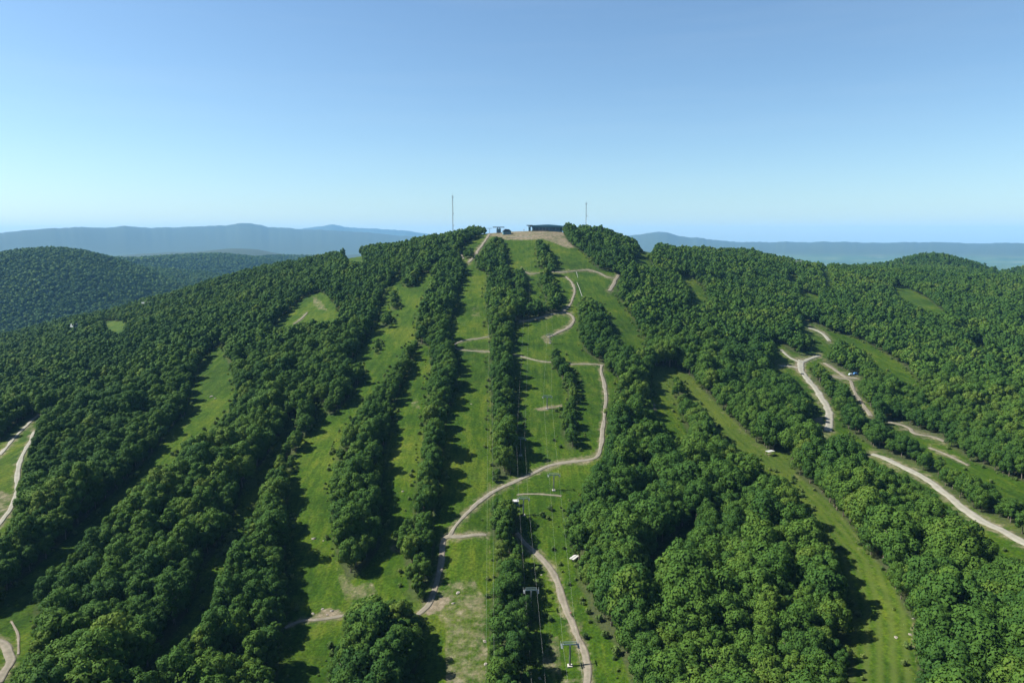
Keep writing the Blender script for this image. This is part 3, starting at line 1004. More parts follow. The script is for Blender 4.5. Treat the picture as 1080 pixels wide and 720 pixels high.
def instancer(name, pts, rots, scl, tone, which, sources):
    me = bpy.data.meshes.new(name)
    n = len(pts)
    me.vertices.add(n)
    me.vertices.foreach_set('co', np.ascontiguousarray(pts, np.float32).ravel())
    for an, av, ty in (('rz', rots, 'FLOAT'), ('sc', scl, 'FLOAT'), ('tone', tone, 'FLOAT'), ('vi', which, 'INT')):
        a = me.attributes.new(an, ty, 'POINT')
        a.data.foreach_set('value', np.ascontiguousarray(av, np.float32 if ty == 'FLOAT' else np.int32))
    o = bpy.data.objects.new(name, me)
    COL.objects.link(o)
    g = bpy.data.node_groups.new(name + '_nodes', 'GeometryNodeTree')
    g.interface.new_socket('Geometry', in_out='INPUT', socket_type='NodeSocketGeometry')
    g.interface.new_socket('Geometry', in_out='OUTPUT', socket_type='NodeSocketGeometry')
    N = g.nodes
    L = g.links
    gi, go = N.new('NodeGroupInput'), N.new('NodeGroupOutput')
    join = N.new('GeometryNodeJoinGeometry')

    def named(nm, ty):
        a = N.new('GeometryNodeInputNamedAttribute')
        a.data_type = ty
        a.inputs[0].default_value = nm
        return a.outputs[0]
    for k, meshes in enumerate(sources):
        parts = []
        for ms in meshes:
            src = bpy.data.objects.new(ms.name + '_source', ms)
            oi = N.new('GeometryNodeObjectInfo')
            oi.inputs['Object'].default_value = src
            parts.append(oi.outputs['Geometry'])
        if len(parts) > 1:
            j2 = N.new('GeometryNodeJoinGeometry')
            for p in parts:
                L.new(p, j2.inputs[0])
            geo_s = j2.outputs[0]
        else:
            geo_s = parts[0]
        cmp = N.new('FunctionNodeCompare')
        cmp.data_type = 'INT'
        cmp.operation = 'EQUAL'
        L.new(named('vi', 'INT'), cmp.inputs[2])
        cmp.inputs[3].default_value = k
        ip = N.new('GeometryNodeInstanceOnPoints')
        L.new(gi.outputs[0], ip.inputs['Points'])
        L.new(cmp.outputs[0], ip.inputs['Selection'])
        L.new(geo_s, ip.inputs['Instance'])
        cx = N.new('ShaderNodeCombineXYZ')
        L.new(named('rz', 'FLOAT'), cx.inputs[2])
        L.new(cx.outputs[0], ip.inputs['Rotation'])
        L.new(named('sc', 'FLOAT'), ip.inputs['Scale'])
        L.new(ip.outputs[0], join.inputs[0])
    L.new(join.outputs[0], go.inputs[0])
    md = o.modifiers.new('scatter', 'NODES')
    md.node_group = g
    return o


Xb, Yb, Zb, scb, vib = tb[0], tb[1], tb[2], tb[5], tb[6]
px_ = np.concatenate([X[rest], Xb])
py_ = np.concatenate([Y[rest], Yb])
pz_ = np.concatenate([Z[rest], Zb]) - 0.3
scs = np.concatenate([sc[rest], scb * 1.06])
vis_ = np.concatenate([vi[rest], vib + NV])
tns = np.concatenate([tone_a[rest], tone_b])
wood = instancer('woodland', np.stack([px_, py_, pz_], 1), rt.uniform(0, 6.28, len(px_)), scs, tns, vis_,
                 [(CROWN_HI[i], TRUNKS[i]) for i in range(NV)] + [(CROWN_LO[i],) for i in range(NV)])
tag(wood, 'dense green broadleaf woodland covering the hillside between the grass runs', 'woodland', kind='stuff')

fx, fy, fz = [], [], []
for sp, d0, d1, az0, az1, sd in ((13, 1950, 3600, -47, -14, 61), (19, 3600, 6500, -47, -12, 62), (13, 2050, 2600, 14, 47, 63)):
    x1, y1, D1, A1, _ = scatter(sp, d0, d1, (az0, az1), sd)
    fx.append(x1)
    fy.append(y1)
fx, fy = np.concatenate(fx), np.concatenate(fy)
fz = height(fx, fy) - 1.5
rf = np.random.default_rng(9)
fs = rf.uniform(0.75, 1.35, len(fx)) * np.where(np.hypot(fx, fy) > 3600, 1.4, 1.0)
fw = instancer('far_woods', np.stack([fx, fy, fz], 1), rf.uniform(0, 6.28, len(fx)), fs, np.clip(0.35 + 0.16 * rf.normal(size=len(fx)) + 0.6 * vnoise(fx, fy, 160, 80), 0, 1), rf.integers(0, 2, len(fx)), [(CLUMP,), (CLUMP2,)])
tag(fw, 'blue-green forest covering the lower hills beyond the near ridge', 'forest', kind='stuff')
print('woodland', len(px_), 'far', len(fx))


# ------------------------------------------------------------------ the ground sheet
fine_az = np.arange(-48.0, 48.001, 0.125)
coarse = np.arange(52.0, 309.0, 4.0)
azs = np.radians(np.concatenate([fine_az, coarse]))
rings = [25, 40, 60, 80, 100, 120, 135, 150]
while rings[-1] < 1300:
    rings.append(rings[-1] * 1.0065)
while rings[-1] < 3500:
    rings.append(rings[-1] * 1.011)
while rings[-1] < 25500:
    rings.append(rings[-1] * 1.020)
rings = np.array(rings)
NAZ, NR = len(azs), len(rings)
AZ, DD = np.meshgrid(azs, rings)
GX, GY = np.sin(AZ) * DD, np.cos(AZ) * DD
GZ = np.empty_like(GX)
for j in range(0, NR, 40):
    GZ[j:j + 40] = height(GX[j:j + 40], GY[j:j + 40])
azw = (AZ + pi) % (2 * pi) - pi
front = np.abs(azw) < R(52)
pu, pv, pd = project(GX, GY, GZ)
vis = front & visible_ground(azw, DD, pv)
cov = coverage(GX, GY)
opn = np.where(vis, np.maximum(lookup(IM_OPEN_S, pu, pv), 1 - cov), 0)
dirt = np.where(vis, lookup(IM_DIRT, pu, pv), 0)
# mowing lines across the wide eastern run
cl = [unproject(*p)[:2] for p in [(715, 395), (760, 437), (800, 472), (840, 505), (880, 545), (915, 590), (930, 640), (932, 719)]]
lat = np.zeros_like(GX)
best = np.full(GX.shape, 1e9)
reg = (GX > 20) & (GX < 420) & (GY > 120) & (GY < 620)
xx, yy = GX[reg], GY[reg]
bd = np.full(xx.shape, 1e9)
bl = np.zeros(xx.shape)
for a, c in zip(cl[:-1], cl[1:]):
    dx, dy = c[0] - a[0], c[1] - a[1]
    L = math.hypot(dx, dy)
    tt = np.clip(((xx - a[0]) * dx + (yy - a[1]) * dy) / L / L, 0, 1)
    d = np.hypot(xx - a[0] - tt * dx, yy - a[1] - tt * dy)
    sgn = np.sign((xx - a[0]) * dy - (yy - a[1]) * dx)
    up = d < bd
    bd[up] = d[up]
    bl[up] = (sgn * d)[up]
lat[reg] = (0.35 + 0.33 * np.sin(bl * 2 * pi / 3.4)) * (bd < 26)
plainw = sstep(5500, 9000, DD) * (1 - sstep(45, 120, GZ))
idx = np.arange(NAZ * NR).reshape(NR, NAZ)
a = idx[:-1, :]
bq = np.roll(idx, -1, 1)[:-1, :]
c = np.roll(idx, -1, 1)[1:, :]
d = idx[1:, :]
quads = np.stack([a, d, c, bq], -1).reshape(-1, 4)
verts = np.stack([GX, GY, GZ], -1).reshape(-1, 3)
# close the middle under the eye
me = np_mesh('ground', verts, quads, M['ground'], {'open': opn.ravel(), 'dirt': dirt.ravel(), 'plain': plainw.ravel(), 'stripe': lat.ravel()}, True)
bm = bmesh.new()
bm.from_mesh(me)
bm.verts.ensure_lookup_table()
f = bm.faces.new([bm.verts[i] for i in range(NAZ)][::-1])
bm.to_mesh(me)
bm.free()
ground = bpy.data.objects.new('ground', me)
COL.objects.link(ground)
tag(ground, kind='structure')


# ------------------------------------------------------------------ bushes in the scrub
def bush_mesh(seed):
    return leaf_mesh('bush', crown_geometry(seed, 420, 0.42, 2.4, 1.35, 8, 0.02), M['shrub'])


BM = [bush_mesh(400 + k) for k in range(4)]
BUSHES = [
 ((523, 508), 1.5, 0.0, 'round dark bush alone on grass just above the zigzag track by the cable line'),
 ((617, 673), 0.9, 0.0, 'small dark bush standing in for a chair shadow right of the curving dirt track'),  # added bush, takes the place of a lift chair's shadow on the grass
 ((584, 465), 0.8, 0.1, 'small dark bush on open grass below the upper pylon'),
 ((591, 472), 0.8, 0.1, 'small dark bush next to the lower end of the dark tree row'),
 ((567, 603), 1.1, 0.7, 'yellow-green bush beside the upper bend of the dirt track'),
 ((566, 617), 1.2, 0.6, 'yellow-green bush between dirt track and lower pylon'),
 ((572, 545), 1.2, 0.5, 'round bush on scrubby grass below the thin dirt path'),
 ((580, 538), 1.1, 0.4, 'smaller bush above another on the scrubby grass below the thin dirt path'),
 ((427, 562), 1.9, 0.85, 'broad pale bush at the foot of the narrow middle run'),
 ((447, 558), 1.9, 0.75, 'broad pale bush left of the track junction'),
 ((640, 437), 1.7, 0.95, 'bright yellow-green bush right of the zigzag track'),
 ((650, 690), 1.3, 0.7, 'pale bush on the forest edge near the bottom of the dirt track'),
 ((638, 672), 1.2, 0.6, 'pale bush on the forest edge opposite the lower pylon'),
 ((632, 655), 1.1, 0.7, 'pale bush on the forest edge uphill of the lower pylon'),
 ((612, 610), 1.1, 0.5, 'pale bush on the forest edge below the white platform'),
 ((244, 573), 2.2, 0.9, 'bright yellow-green bush in the second shadowed gap'),
 ((239, 583), 1.8, 0.8, 'smaller bright bush in the second shadowed gap'),
]
for k, ((a_, b_), s_, tn, lb) in enumerate(BUSHES):
    p = unproject(a_, b_)
    o = bpy.data.objects.new('bush', BM[k % 4])
    o.location = (p[0], p[1], p[2] - 0.15)
    o.scale = (s_, s_, s_)
    o.rotation_euler = (0, 0, k * 1.3)
    o['tone'] = tn
    COL.objects.link(o)
    tag(o, lb, 'bush', 'bushes on the ski runs')

# undergrowth: low scrub along wood edges and weedy patches
ux, uy, ut_ = [], [], []
xs, ys, Dd, Aa, r_ = scatter(2.6, 170, 900, (-42, 40), 91)
zz = height(xs, ys)
u_, v_, d_ = project(xs, ys, zz)
opv = lookup(IM_OPEN, u_, v_) > 0.5
edge = np.zeros(len(xs), bool)
for dx in (-1, 1):
    uu, vv, _ = project(xs + dx * 4.0, ys, zz)
    edge |= lookup(IM_OPEN, uu, vv) < 0.5
scrub = vnoise(xs, ys, 35, 92) + 0.5 * vnoise(xs, ys, 12, 93)
zone_scrub = ((u_ > 555) & (u_ < 600) & (v_ > 515) & (v_ < 625)) | ((u_ > 556) & (u_ < 580) & (v_ > 300) & (v_ < 338)) | ((u_ > 620) & (u_ < 665) & (v_ > 630))
pr = np.where(edge, 0.42, 0.0) + np.where(scrub > 0.42, 0.02, 0.0) + np.where(zone_scrub, 0.09, 0)
trk = lookup(IM_DIRT, u_, v_) > 0.3
k = opv & ~trk & (r_.random(len(xs)) < pr) & visible_ground(Aa, Dd, v_)
# keep clear of tracks
blk = np.zeros((CH, CW), np.float32)
for nm, wd, pts in TRACKS:
    stroke(blk, pts, 16 if pts[0][1] > 500 else 9, 1.0)
k &= lookup(blk, u_, v_) < 0.1
ug = instancer('undergrowth', np.stack([xs[k], ys[k], zz[k] - 0.25], 1), r_.uniform(0, 6.28, k.sum()), (0.16 + 0.85 * r_.random(k.sum()) ** 2), r_.uniform(0.35, 1.0, k.sum()), r_.integers(0, 2, k.sum()), [(BM[0],), (BM[1],)])
tag(ug, 'low weeds and scrub on the grass runs and along the wood edges', 'undergrowth', kind='stuff')
print('undergrowth', int(k.sum()))


# ------------------------------------------------------------------ rocks
def rock_mesh(seed, flat=0.55):
    bm = bmesh.new()
    bmesh.ops.create_icosphere(bm, subdivisions=2, radius=1)
    r = random.Random(seed)
    ph = [r.uniform(0, 6) for _ in range(6)]
    for v in bm.verts:
        c = v.co
        d = 1 + 0.22 * math.sin(c.x * 3 + ph[0]) * math.cos(c.y * 4 + ph[1]) + 0.18 * math.sin(c.z * 5 + ph[2] + c.x * 2)
        v.co = Vector((c.x * d * 1.2, c.y * d * 0.9, c.z * d * flat))
    me = bpy.data.meshes.new('boulder')
    bm.to_mesh(me)
    bm.free()
    me.materials.append(M['stone'])
    return me


RM = [rock_mesh(k) for k in range(3)]
ROCKS = [
 ((331, 568), 1.3, 'largest pale boulder alone in the middle of the west run'),
 ((341, 570), 0.6, 'small pale boulder just right of the largest one on the west run'),
 ((223, 418), 1.6, 'white boulder in the shaded small clearing on the left'),
 ((227, 420), 1.1, 'smaller white boulder beside another in the small left clearing'),
 ((330, 647), 0.9, 'pale boulder above the left end of the pale path across the west run'),
 ((340, 642), 0.7, 'pale boulder above the middle of the pale path across the west run'),
 ((350, 644), 0.9, 'pale boulder near the right end of the pale path across the west run'),
 ((345, 648), 0.6, 'smallest pale boulder touching the pale path across the west run'),
 ((483, 625), 1.1, 'pale boulder on the dry grass below the track junction'),
 ((478, 636), 0.9, 'pale boulder at the left edge of the dry grass patch'),
 ((511, 676), 0.9, 'pale boulder beside the worn line under the cable'),
 ((512, 700), 0.8, 'pale boulder lowest along the worn line under the cable'),
 ((425, 518), 0.9, 'pale boulder in the narrow middle run'),
 ((497, 426), 0.8, 'pale stone high on the central run'),
 ((945, 672), 0.8, 'pale stone on the mown run near its bottom'),
 ((964, 652), 0.7, 'pale stone at the right edge of the mown run'),
 ((960, 669), 0.8, 'pale flat stone on bare patch at mown run edge'),
 ((571, 606), 0.5, 'white stone among bushes beside the dirt track bend'),
 ((572, 618), 0.45, 'white stone below another among bushes by the dirt track'),
 ((569, 715), 0.8, 'white stone in the shade left of the dirt track'),
]
for k, ((a_, b_), s_, lb) in enumerate(ROCKS):
    p = unproject(a_, b_)
    o = bpy.data.objects.new('boulder', RM[k % 3])
    o.location = (p[0], p[1], p[2] + 0.05 * s_)
    o.scale = (s_ * 0.7,) * 3
    o.rotation_euler = (0, 0, k * 2.1)
    COL.objects.link(o)
    tag(o, lb, 'boulder', 'pale boulders on the runs')


# ------------------------------------------------------------------ chairlift
def pylon(base, top_px, label, hgt, yaw=0.0, width=5.2):
    root = empty('lift_pylon', base, yaw, label, 'lift pylon', 'chairlift pylons')
    mb = MB()
    mb.box((0, 0, -0.1), (1.6, 1.6, 0.9))
    mb.build('footing', M['concrete'], root)
    mb = MB()
    mb.tube([(0, 0, 0.2), (0, 0, hgt * 0.5), (0, 0, hgt)], 0.34, 10, 0.24)
    mb.build('mast', M['steel'], root, True)
    mb = MB()
    mb.box((0, 0, hgt + 0.15), (width, 0.34, 0.34))
    mb.box((0, 0, hgt + 1.05), (width * 0.92, 0.16, 0.16))
    for sx in (-1, 1):
        mb.box((sx * width * 0.43, 0, hgt + 0.62), (0.16, 0.16, 0.72))
    mb.build('crossarm', M['teal'], root)
    for sx in (-1, 1):
        mb = MB()
        x = sx * width * 0.5
        mb.box((x, 0, hgt - 0.05), (0.14, 3.0, 0.22))
        for k in range(6):
            y = -1.25 + k * 0.5
            mb.tube([(x - 0.08, y, hgt - 0.05), (x + 0.08, y, hgt - 0.05)], 0.22, 8)
        mb.build('sheave_train', M['dark'], root)
        mb = MB()
        mb.box((x + sx * 0.45, 0, hgt - 0.45), (0.55, 3.0, 0.06))
        mb.tube([(x + sx * 0.7, -1.5, hgt - 0.42), (x + sx * 0.7, -1.5, hgt + 0.6), (x + sx * 0.7, 1.5, hgt + 0.6), (x + sx * 0.7, 1.5, hgt - 0.42)], 0.04, 4)
        mb.build('catwalk', M['steel'], root)
    mb = MB()
    for sx in (-0.2, 0.2):
        mb.tube([(sx, -0.42, 0.5), (sx, -0.42, hgt)], 0.03, 4)
    for k in range(int(hgt / 0.5)):
        mb.tube([(-0.2, -0.42, 0.7 + k * 0.5), (0.2, -0.42, 0.7 + k * 0.5)], 0.02, 4)
    mb.build('ladder', M['steel'], root)
    return root


def pylon_at(px, pytop, pybase, label, width=5.2):
    p = unproject(px, pybase)
    D = math.hypot(p[0], p[1])
    az = math.atan2(p[0], p[1])
    top = ZC + float(slope_of(az, pytop)) * D
    h = max(6.0, min(16.0, top - p[2] - 0.9))
    pylon((p[0], p[1], p[2]), None, label, h, 0.02, width)
    return Vector((p[0], p[1], p[2] + h))


LA = [pylon_at(601, 677, 702, 'nearest chairlift pylon, on grass left of the curving dirt track', 4.8),
      pylon_at(584, 499, 517, 'chairlift pylon on open grass just below the zigzag track', 4.8),
      pylon_at(577, 417, 431, 'chairlift pylon by the bare streak on the upper grass run', 4.8),
      pylon_at(580, 352, 362, 'highest chairlift pylon, below the looping dirt track', 4.8)]
LB = [pylon_at(560, 620, 645, 'chairlift pylon half hidden in bushes beside the central tree strip', 4.4),
      pylon_at(552, 524, 543, 'chairlift pylon beside the small white-roofed hut under the zigzag track', 4.4),
      pylon_at(549, 461, 480, 'chairlift pylon in the shadow of the central tree strip above the zigzag track', 4.4)]


def summit_point(px, D):
    az = az_of(px)
    x, y = math.sin(az) * D, math.cos(az) * D
    return Vector((x, y, float(height(x, y))))


term_a = summit_point(574, 985)
term_b = summit_point(559, 985)
term_c = summit_point(526, 985)


def ropeline(pts, label, half, sag=0.006):
    for sx, which in ((-1, 'left'), (1, 'right')):
        mb = MB()
        P_ = []
        for a_, b_ in zip(pts[:-1], pts[1:]):
            L_ = (b_ - a_).length
            for k in range(12):
                t_ = k / 12
                q_ = a_.lerp(b_, t_)
                P_.append((q_.x + sx * half, q_.y, q_.z - 4 * sag * L_ * t_ * (1 - t_)))
        P_.append((pts[-1].x + sx * half, pts[-1].y, pts[-1].z))
        mb.tube(P_, 0.014, 5)
        o = mb.build('haul_rope', M['rope'])
        tag(o, label.format(which), 'cable', 'chairlift haul ropes')


down = lambda p, dy, drop: Vector((p.x + 0.03 * dy, p.y - dy, p.z - drop))
ropeline([down(LA[0], 90, 15)] + LA + [term_a + Vector((0, 0, 6))], '{} steel rope of the chairlift running beside the curving dirt track', 2.4, 0.008)
ropeline([down(LB[0], 110, 20)] + LB + [term_b + Vector((0, 0, 6))], '{} steel rope of the chairlift skirting the central tree strip', 2.2, 0.008)
# the long straight cable left of the central strip
pc = [unproject(517, q) for q in (715, 620, 540, 460, 400, 350)]
pcv = [Vector((p[0], p[1], p[2] + 9.5)) for p in pc]
ropeline([down(pcv[0], 120, 24)] + pcv + [term_c + Vector((0, 0, 5.5))], '{} rope of the long straight cable above the central grass run', 1.3, 0.002)


# ------------------------------------------------------------------ summit buildings
def terminal(px, D, label, L=16, w=9, h=5.0, yaw=0):
    p = summit_point(px, D)
    root = empty('lift_terminal', p, yaw, label, 'lift station', 'summit lift stations')
    mb = MB()
    mb.box((0, 0, h + 0.55), (L, w, 1.1), None, 0.94)
    mb.build('canopy', M['roofd'], root)
    for sx in (-0.3, 0.3):
        mb = MB()
        mb.tube([(sx * L * 0.35, 0, -1.0), (sx * L * 0.35, 0, h)], 0.55, 10)
        mb.build('column', M['dark'], root, True)
    mb = MB()
    mb.box((0, 1.2, h * 0.40 - 0.4), (L * 0.36, w * 0.45, h * 0.9))
    mb.build('operator_cabin', M['wall'], root)
    mb = MB()
    mb.tube([(0, -0.5, h - 0.55), (0, -0.5, h - 0.25)], 2.3, 20)
    mb.build('bullwheel', M['dark'], root)
    return root


terminal(526, 990, 'flat-roofed lift station at the left end of the summit clearing', 17, 9, 7.5)
terminal(558.5, 990, 'dark boxy lift station beside the long summit lodge', 9, 8, 7.5)

p = summit_point(577, 1003)
root = empty('summit_lodge', p, 0.0, 'long blue-grey lodge with low pitched roof on the bare summit', 'lodge')
root.scale = (1.05, 1.05, 1.45)
mb = MB()
mb.box((0, 0, 1.6), (41, 12, 5.2))
mb.build('wall', M['wall'], root)
mb = MB()
mb.prism([(-23.5, 5.4), (-22, 4.3), (24, 4.2), (25, 5.0), (12, 6.0), (2, 6.6), (-6, 6.4), (-20, 5.9)], -8.2, 8.2)
mb.build('roof', M['roof'], root)
for k in range(9):
    x = -18.5 + k * 4.6
    fr = MB()
    fr.box((x, -6.06, 2.1), (3.7, 0.14, 2.7))
    fo = fr.build('window', M['dark'], root)
    gl = MB()
    gl.box((x, -6.15, 2.1), (3.4, 0.06, 2.4))
    gl.build('pane', M['glass'], fo)
mb = MB()
mb.box((-10, -9.5, 0.5), (24, 6.8, 0.4))
for k in range(13):
    mb.box((-22 + k * 2, -12.8, 1.2), (0.12, 0.12, 1.1))
mb.box((-10, -12.8, 1.8), (24.2, 0.14, 0.12))
mb.build('terrace', M['wood'], root)
mb = MB()
for k in range(4):
    mb.tube([(-21 + k * 14, -7.8, -0.8), (-21 + k * 14, -7.8, 4.3)], 0.22, 8)
mb.build('roof_posts', M['dark'], root)

p = summit_point(534.5, 962)
root = empty('dark_hut', p, 0.15, 'dark gabled hut below the flat-roofed lift station on the summit', 'hut')
mb = MB()
mb.box((0, 0, 1.6), (11, 8, 4.4))
mb.build('wall', M['wall'], root)
mb = MB()
mb.prism([(-6.3, 3.6), (6.3, 3.6), (2.5, 6.6), (-2.5, 6.9)], -4.7, 4.7)
mb.build('roof', M['roofd'], root)
mb = MB()
mb.box((-1.5, -4.05, 1.4), (1.2, 0.12, 2.2))
mb.build('door', M['wood'], root)
fr = MB()
fr.box((2.4, -4.05, 1.9), (2.2, 0.12, 1.3))
fo = fr.build('window', M['white'], root)
gl = MB()
gl.box((2.4, -4.13, 1.9), (1.9, 0.06, 1.0))
gl.build('pane', M['glass'], fo)

p = summit_point(552.5, 985)
root = empty('snow_gun', p, 0, 'small white fan machine on the bare summit between the lift stations', 'snow gun')
mb = MB()
mb.tube([(0, 0, -0.4), (0, 0, 2.2)], 0.15, 8)
mb.build('stand', M['steel'], root)
mb = MB()
mb.tube([(0, -1.1, 2.5), (0, -0.9, 2.6), (0, 0.9, 2.9)], 0.85, 14, 0.7)
mb.build('fan_barrel', M['white'], root, True)
p = summit_point(516.5, 990)
pylon(tuple(p), None, 'pale lift pylon beside the flat-roofed station on the summit', 7.0, 0.0, 6.0)


# ------------------------------------------------------------------ radio masts
def mast(px, pytop, D, label, wide, red=False):
    p = summit_point(px, D)
    az = az_of(px)
    top = ZC + float(slope_of(az, pytop)) * D
    h = top - p.z
    root = empty('radio_mast', p, 0.3, label, 'radio mast', None)
    mb = MB()
    a_ = wide
    legs = [(a_ * math.cos(q), a_ * math.sin(q)) for q in (pi / 2, pi / 2 + 2.094, pi / 2 + 4.189)]
    for x, y in legs:
        mb.tube([(x, y, -1), (x, y, h * 0.9)], 0.13, 6)
    n = int(h * 0.9 / 2.2)
    for k in range(n):
        z0, z1 = k * 2.2, (k + 1) * 2.2
        for j in range(3):
            x0, y0 = legs[j]
            x1, y1 = legs[(j + 1) % 3]
            mb.tube([(x0, y0, z0), (x1, y1, z1)], 0.05, 4)
            mb.tube([(x0, y0, z1), (x1, y1, z1)], 0.05, 4)
    mb.build('lattice', M['steel'], root)
    mb = MB()
    mb.tube([(0, 0, h * 0.88), (0, 0, h)], 0.10, 6, 0.05)
    for k in range(3):
        q = 2 * pi * k / 3
        x, y = math.cos(q) * 1.1, math.sin(q) * 1.1
        mb.tube([(x, y, h * 0.87), (x, y, h * 0.93)], 0.16, 6)
        mb.tube([(0, 0, h * 0.9), (x, y, h * 0.9)], 0.06, 4)
    mb.build('antenna', M['steel'], root)
    for fz in (0.55, 0.3):
        mb = MB()
        mb.tube([(0.9, -0.9, h * fz), (1.2, -1.25, h * fz)], 0.75, 14)
        mb.build('dish', M['steel'], root)
    for k in range(3):
        q = 2 * pi * k / 3 + 0.5
        gx, gy = math.cos(q) * h * 0.42, math.sin(q) * h * 0.42
        gz = float(height(p.x + gx, p.y + gy)) - p.z
        mb = MB()
        for fz in (0.45, 0.86):
            mb.tube([(0, 0, h * fz), (gx, gy, gz)], 0.025, 4)
        mb.build('guy_wires', M['rope'], root)
    return root


mast(478, 202.5, 1030, 'tall slender radio mast standing left of the summit clearing', 0.75)
mast(617.5, 211, 1010, 'shorter radio mast with top whip behind trees right of the lodge', 0.6)


# ------------------------------------------------------------------ small things on the runs
def ground_empty(name, px, py, rz, label, cat, group=None):
    p = unproject(px, py)
    return empty(name, p, rz, label, cat, group), p


root, p = ground_empty('low_platform', 605.5, 589, -0.62, 'low white platform of two long panels on grass by the forest edge', 'platform')
for sx in (-0.62, 0.62):
    mb = MB()
    mb.box((sx, 0, 0.75), (0.98, 4.6, 0.12))
    mb.build('panel', M['white'], root)
mb = MB()
for sx in (-0.9, 0.9):
    for y in (-1.9, 0, 1.9):
        mb.box((sx, y, 0.28), (0.12, 0.12, 0.82))
mb.box((0, 0, 0.64), (2.1, 0.1, 0.1))
mb.build('frame', M['steel'], root)

root, p = ground_empty('white_shelter', 812, 480, 0.45, 'small open shelter with white flat roof in shade at the mown run edge', 'shelter')
mb = MB()
mb.box((0, 0, 2.45), (4.4, 2.6, 0.18))
mb.build('roof', M['pipe'], root)
for sx in (-2.1, 2.1):
    for sy in (-1.3, 1.3):
        mb = MB()
        mb.box((sx, sy, 1.05), (0.14, 0.14, 2.6))
        mb.build('post', M['wood'], root)
mb = MB()
mb.box((0, 0.9, 0.42), (3.2, 0.4, 0.08))
mb.box((-1.2, 0.9, 0.1), (0.1, 0.3, 0.58))
mb.box((1.2, 0.9, 0.1), (0.1, 0.3, 0.58))
mb.build('bench', M['wood'], root)

root, p = ground_empty('lift_hut', 543.5, 533, 0.1, 'small hut with pale flat roof under the zigzag track by a pylon', 'hut')
mb = MB()
mb.box((0, 0, 1.1), (2.8, 2.4, 2.6))
mb.build('wall', M['wall'], root)
mb = MB()
mb.box((0, 0, 2.52), (3.3, 2.9, 0.22))
mb.build('roof', M['white'], root)
fr = MB()
fr.box((0.2, -1.22, 1.5), (1.6, 0.08, 0.9))
fo = fr.build('window', M['dark'], root)
gl = MB()
gl.box((0.2, -1.275, 1.5), (1.4, 0.04, 0.7))
gl.build('pane', M['glass'], fo)
mb = MB()
mb.box((-1.42, 0.2, 0.95), (0.08, 0.9, 1.9))
mb.build('door', M['wood'], root)


def car(px, py, rz, label, paint, off=(0, 0)):
    p = unproject(px, py)
    x, y = p[0] + off[0], p[1] + off[1]
    root = empty('parked_car', (x, y, float(height(x, y)) + 0.25), rz, label, 'car', 'cars parked by the gravel spur')
    mb = MB()
    mb.prism([(-2.15, 0.35), (2.15, 0.35), (2.2, 0.75), (1.25, 0.95), (0.55, 1.48), (-1.35, 1.50), (-2.0, 1.0), (-2.2, 0.8)], -0.86, 0.86)
    body = mb.build('body', paint, root)
    mb = MB()
    mb.prism([(1.12, 0.98), (0.54, 1.42), (-1.3, 1.44), (-1.85, 1.02)], -0.88, 0.88)
    mb.build('windows', M['glass'], root)
    for sx in (-1.35, 1.35):
        for sy in (-0.82, 0.82):
            mb = MB()
            mb.tube([(sx, sy - 0.12, 0.33), (sx, sy + 0.12, 0.33)], 0.33, 14)
            w_ = mb.build('wheel', M['tyre'], root)
            mb = MB()
            s2 = 1 if sy > 0 else -1
            mb.tube([(sx, sy + s2 * 0.1, 0.33), (sx, sy + s2 * 0.135, 0.33)], 0.19, 10)
            mb.build('rim', M['steel'], w_)
    for sy in (-0.6, 0.6):
        mb = MB()
        mb.box((2.17, sy, 0.68), (0.1, 0.34, 0.15))
        mb.build('headlight', M['white'], root)
    return root


car(898, 396, 0.05, 'silver-blue car parked on the gravel spur, nearer the road', M['silver'])
car(903, 395.5, 0.02, 'darker blue car parked on the gravel spur, nearer the trees', M['blue'], (0.5, 1.0))

# quad bike on the gravel road
root, p = ground_empty('quad_bike', 846, 395, 2.2, 'dark quad bike on the pale gravel road just below the fork', 'quad bike')
root.location.z += 0.25
mb = MB()
mb.prism([(-0.95, 0.5), (0.95, 0.5), (1.0, 0.8), (0.45, 1.0), (0.1, 0.85), (-0.7, 0.9), (-1.0, 0.75)], -0.35, 0.35)
mb.build('body', M['dark'], root)
for sx in (-0.68, 0.68):
    for sy in (-0.52, 0.52):
        mb = MB()
        mb.tube([(sx, sy - 0.14, 0.33), (sx, sy + 0.14, 0.33)], 0.33, 12)
        mb.build('wheel', M['tyre'], root)
mb = MB()
mb.tube([(0.42, 0, 0.9), (0.32, 0, 1.2)], 0.04, 6)
mb.tube([(0.3, -0.4, 1.22), (0.32, 0, 1.2), (0.3, 0.4, 1.22)], 0.03, 6)
mb.build('handlebar', M['steel'], root)


# mountain biker on the dirt track
def skinned(name, joints, edges, radii, mat, parent, root_i=0):
    me = bpy.data.meshes.new(name)
    me.from_pydata(joints, edges, [])
    o = bpy.data.objects.new(name, me)
    COL.objects.link(o)
    md = o.modifiers.new('skin', 'SKIN')
    me.skin_vertices.new() if not me.skin_vertices else None
    for k, sv in enumerate(me.skin_vertices[0].data):
        sv.radius = (radii[k], radii[k])
        sv.use_root = (k == root_i)
    sb = o.modifiers.new('sub', 'SUBSURF')
    sb.levels = sb.render_levels = 1
    dg = bpy.context.evaluated_depsgraph_get()
    me2 = bpy.data.meshes.new_from_object(o.evaluated_get(dg))
    o.modifiers.clear()
    o.data = me2
    me2.materials.clear()
    me2.materials.append(mat)
    for pl_ in me2.polygons:
        pl_.use_smooth = True
    o.parent = parent
    return o


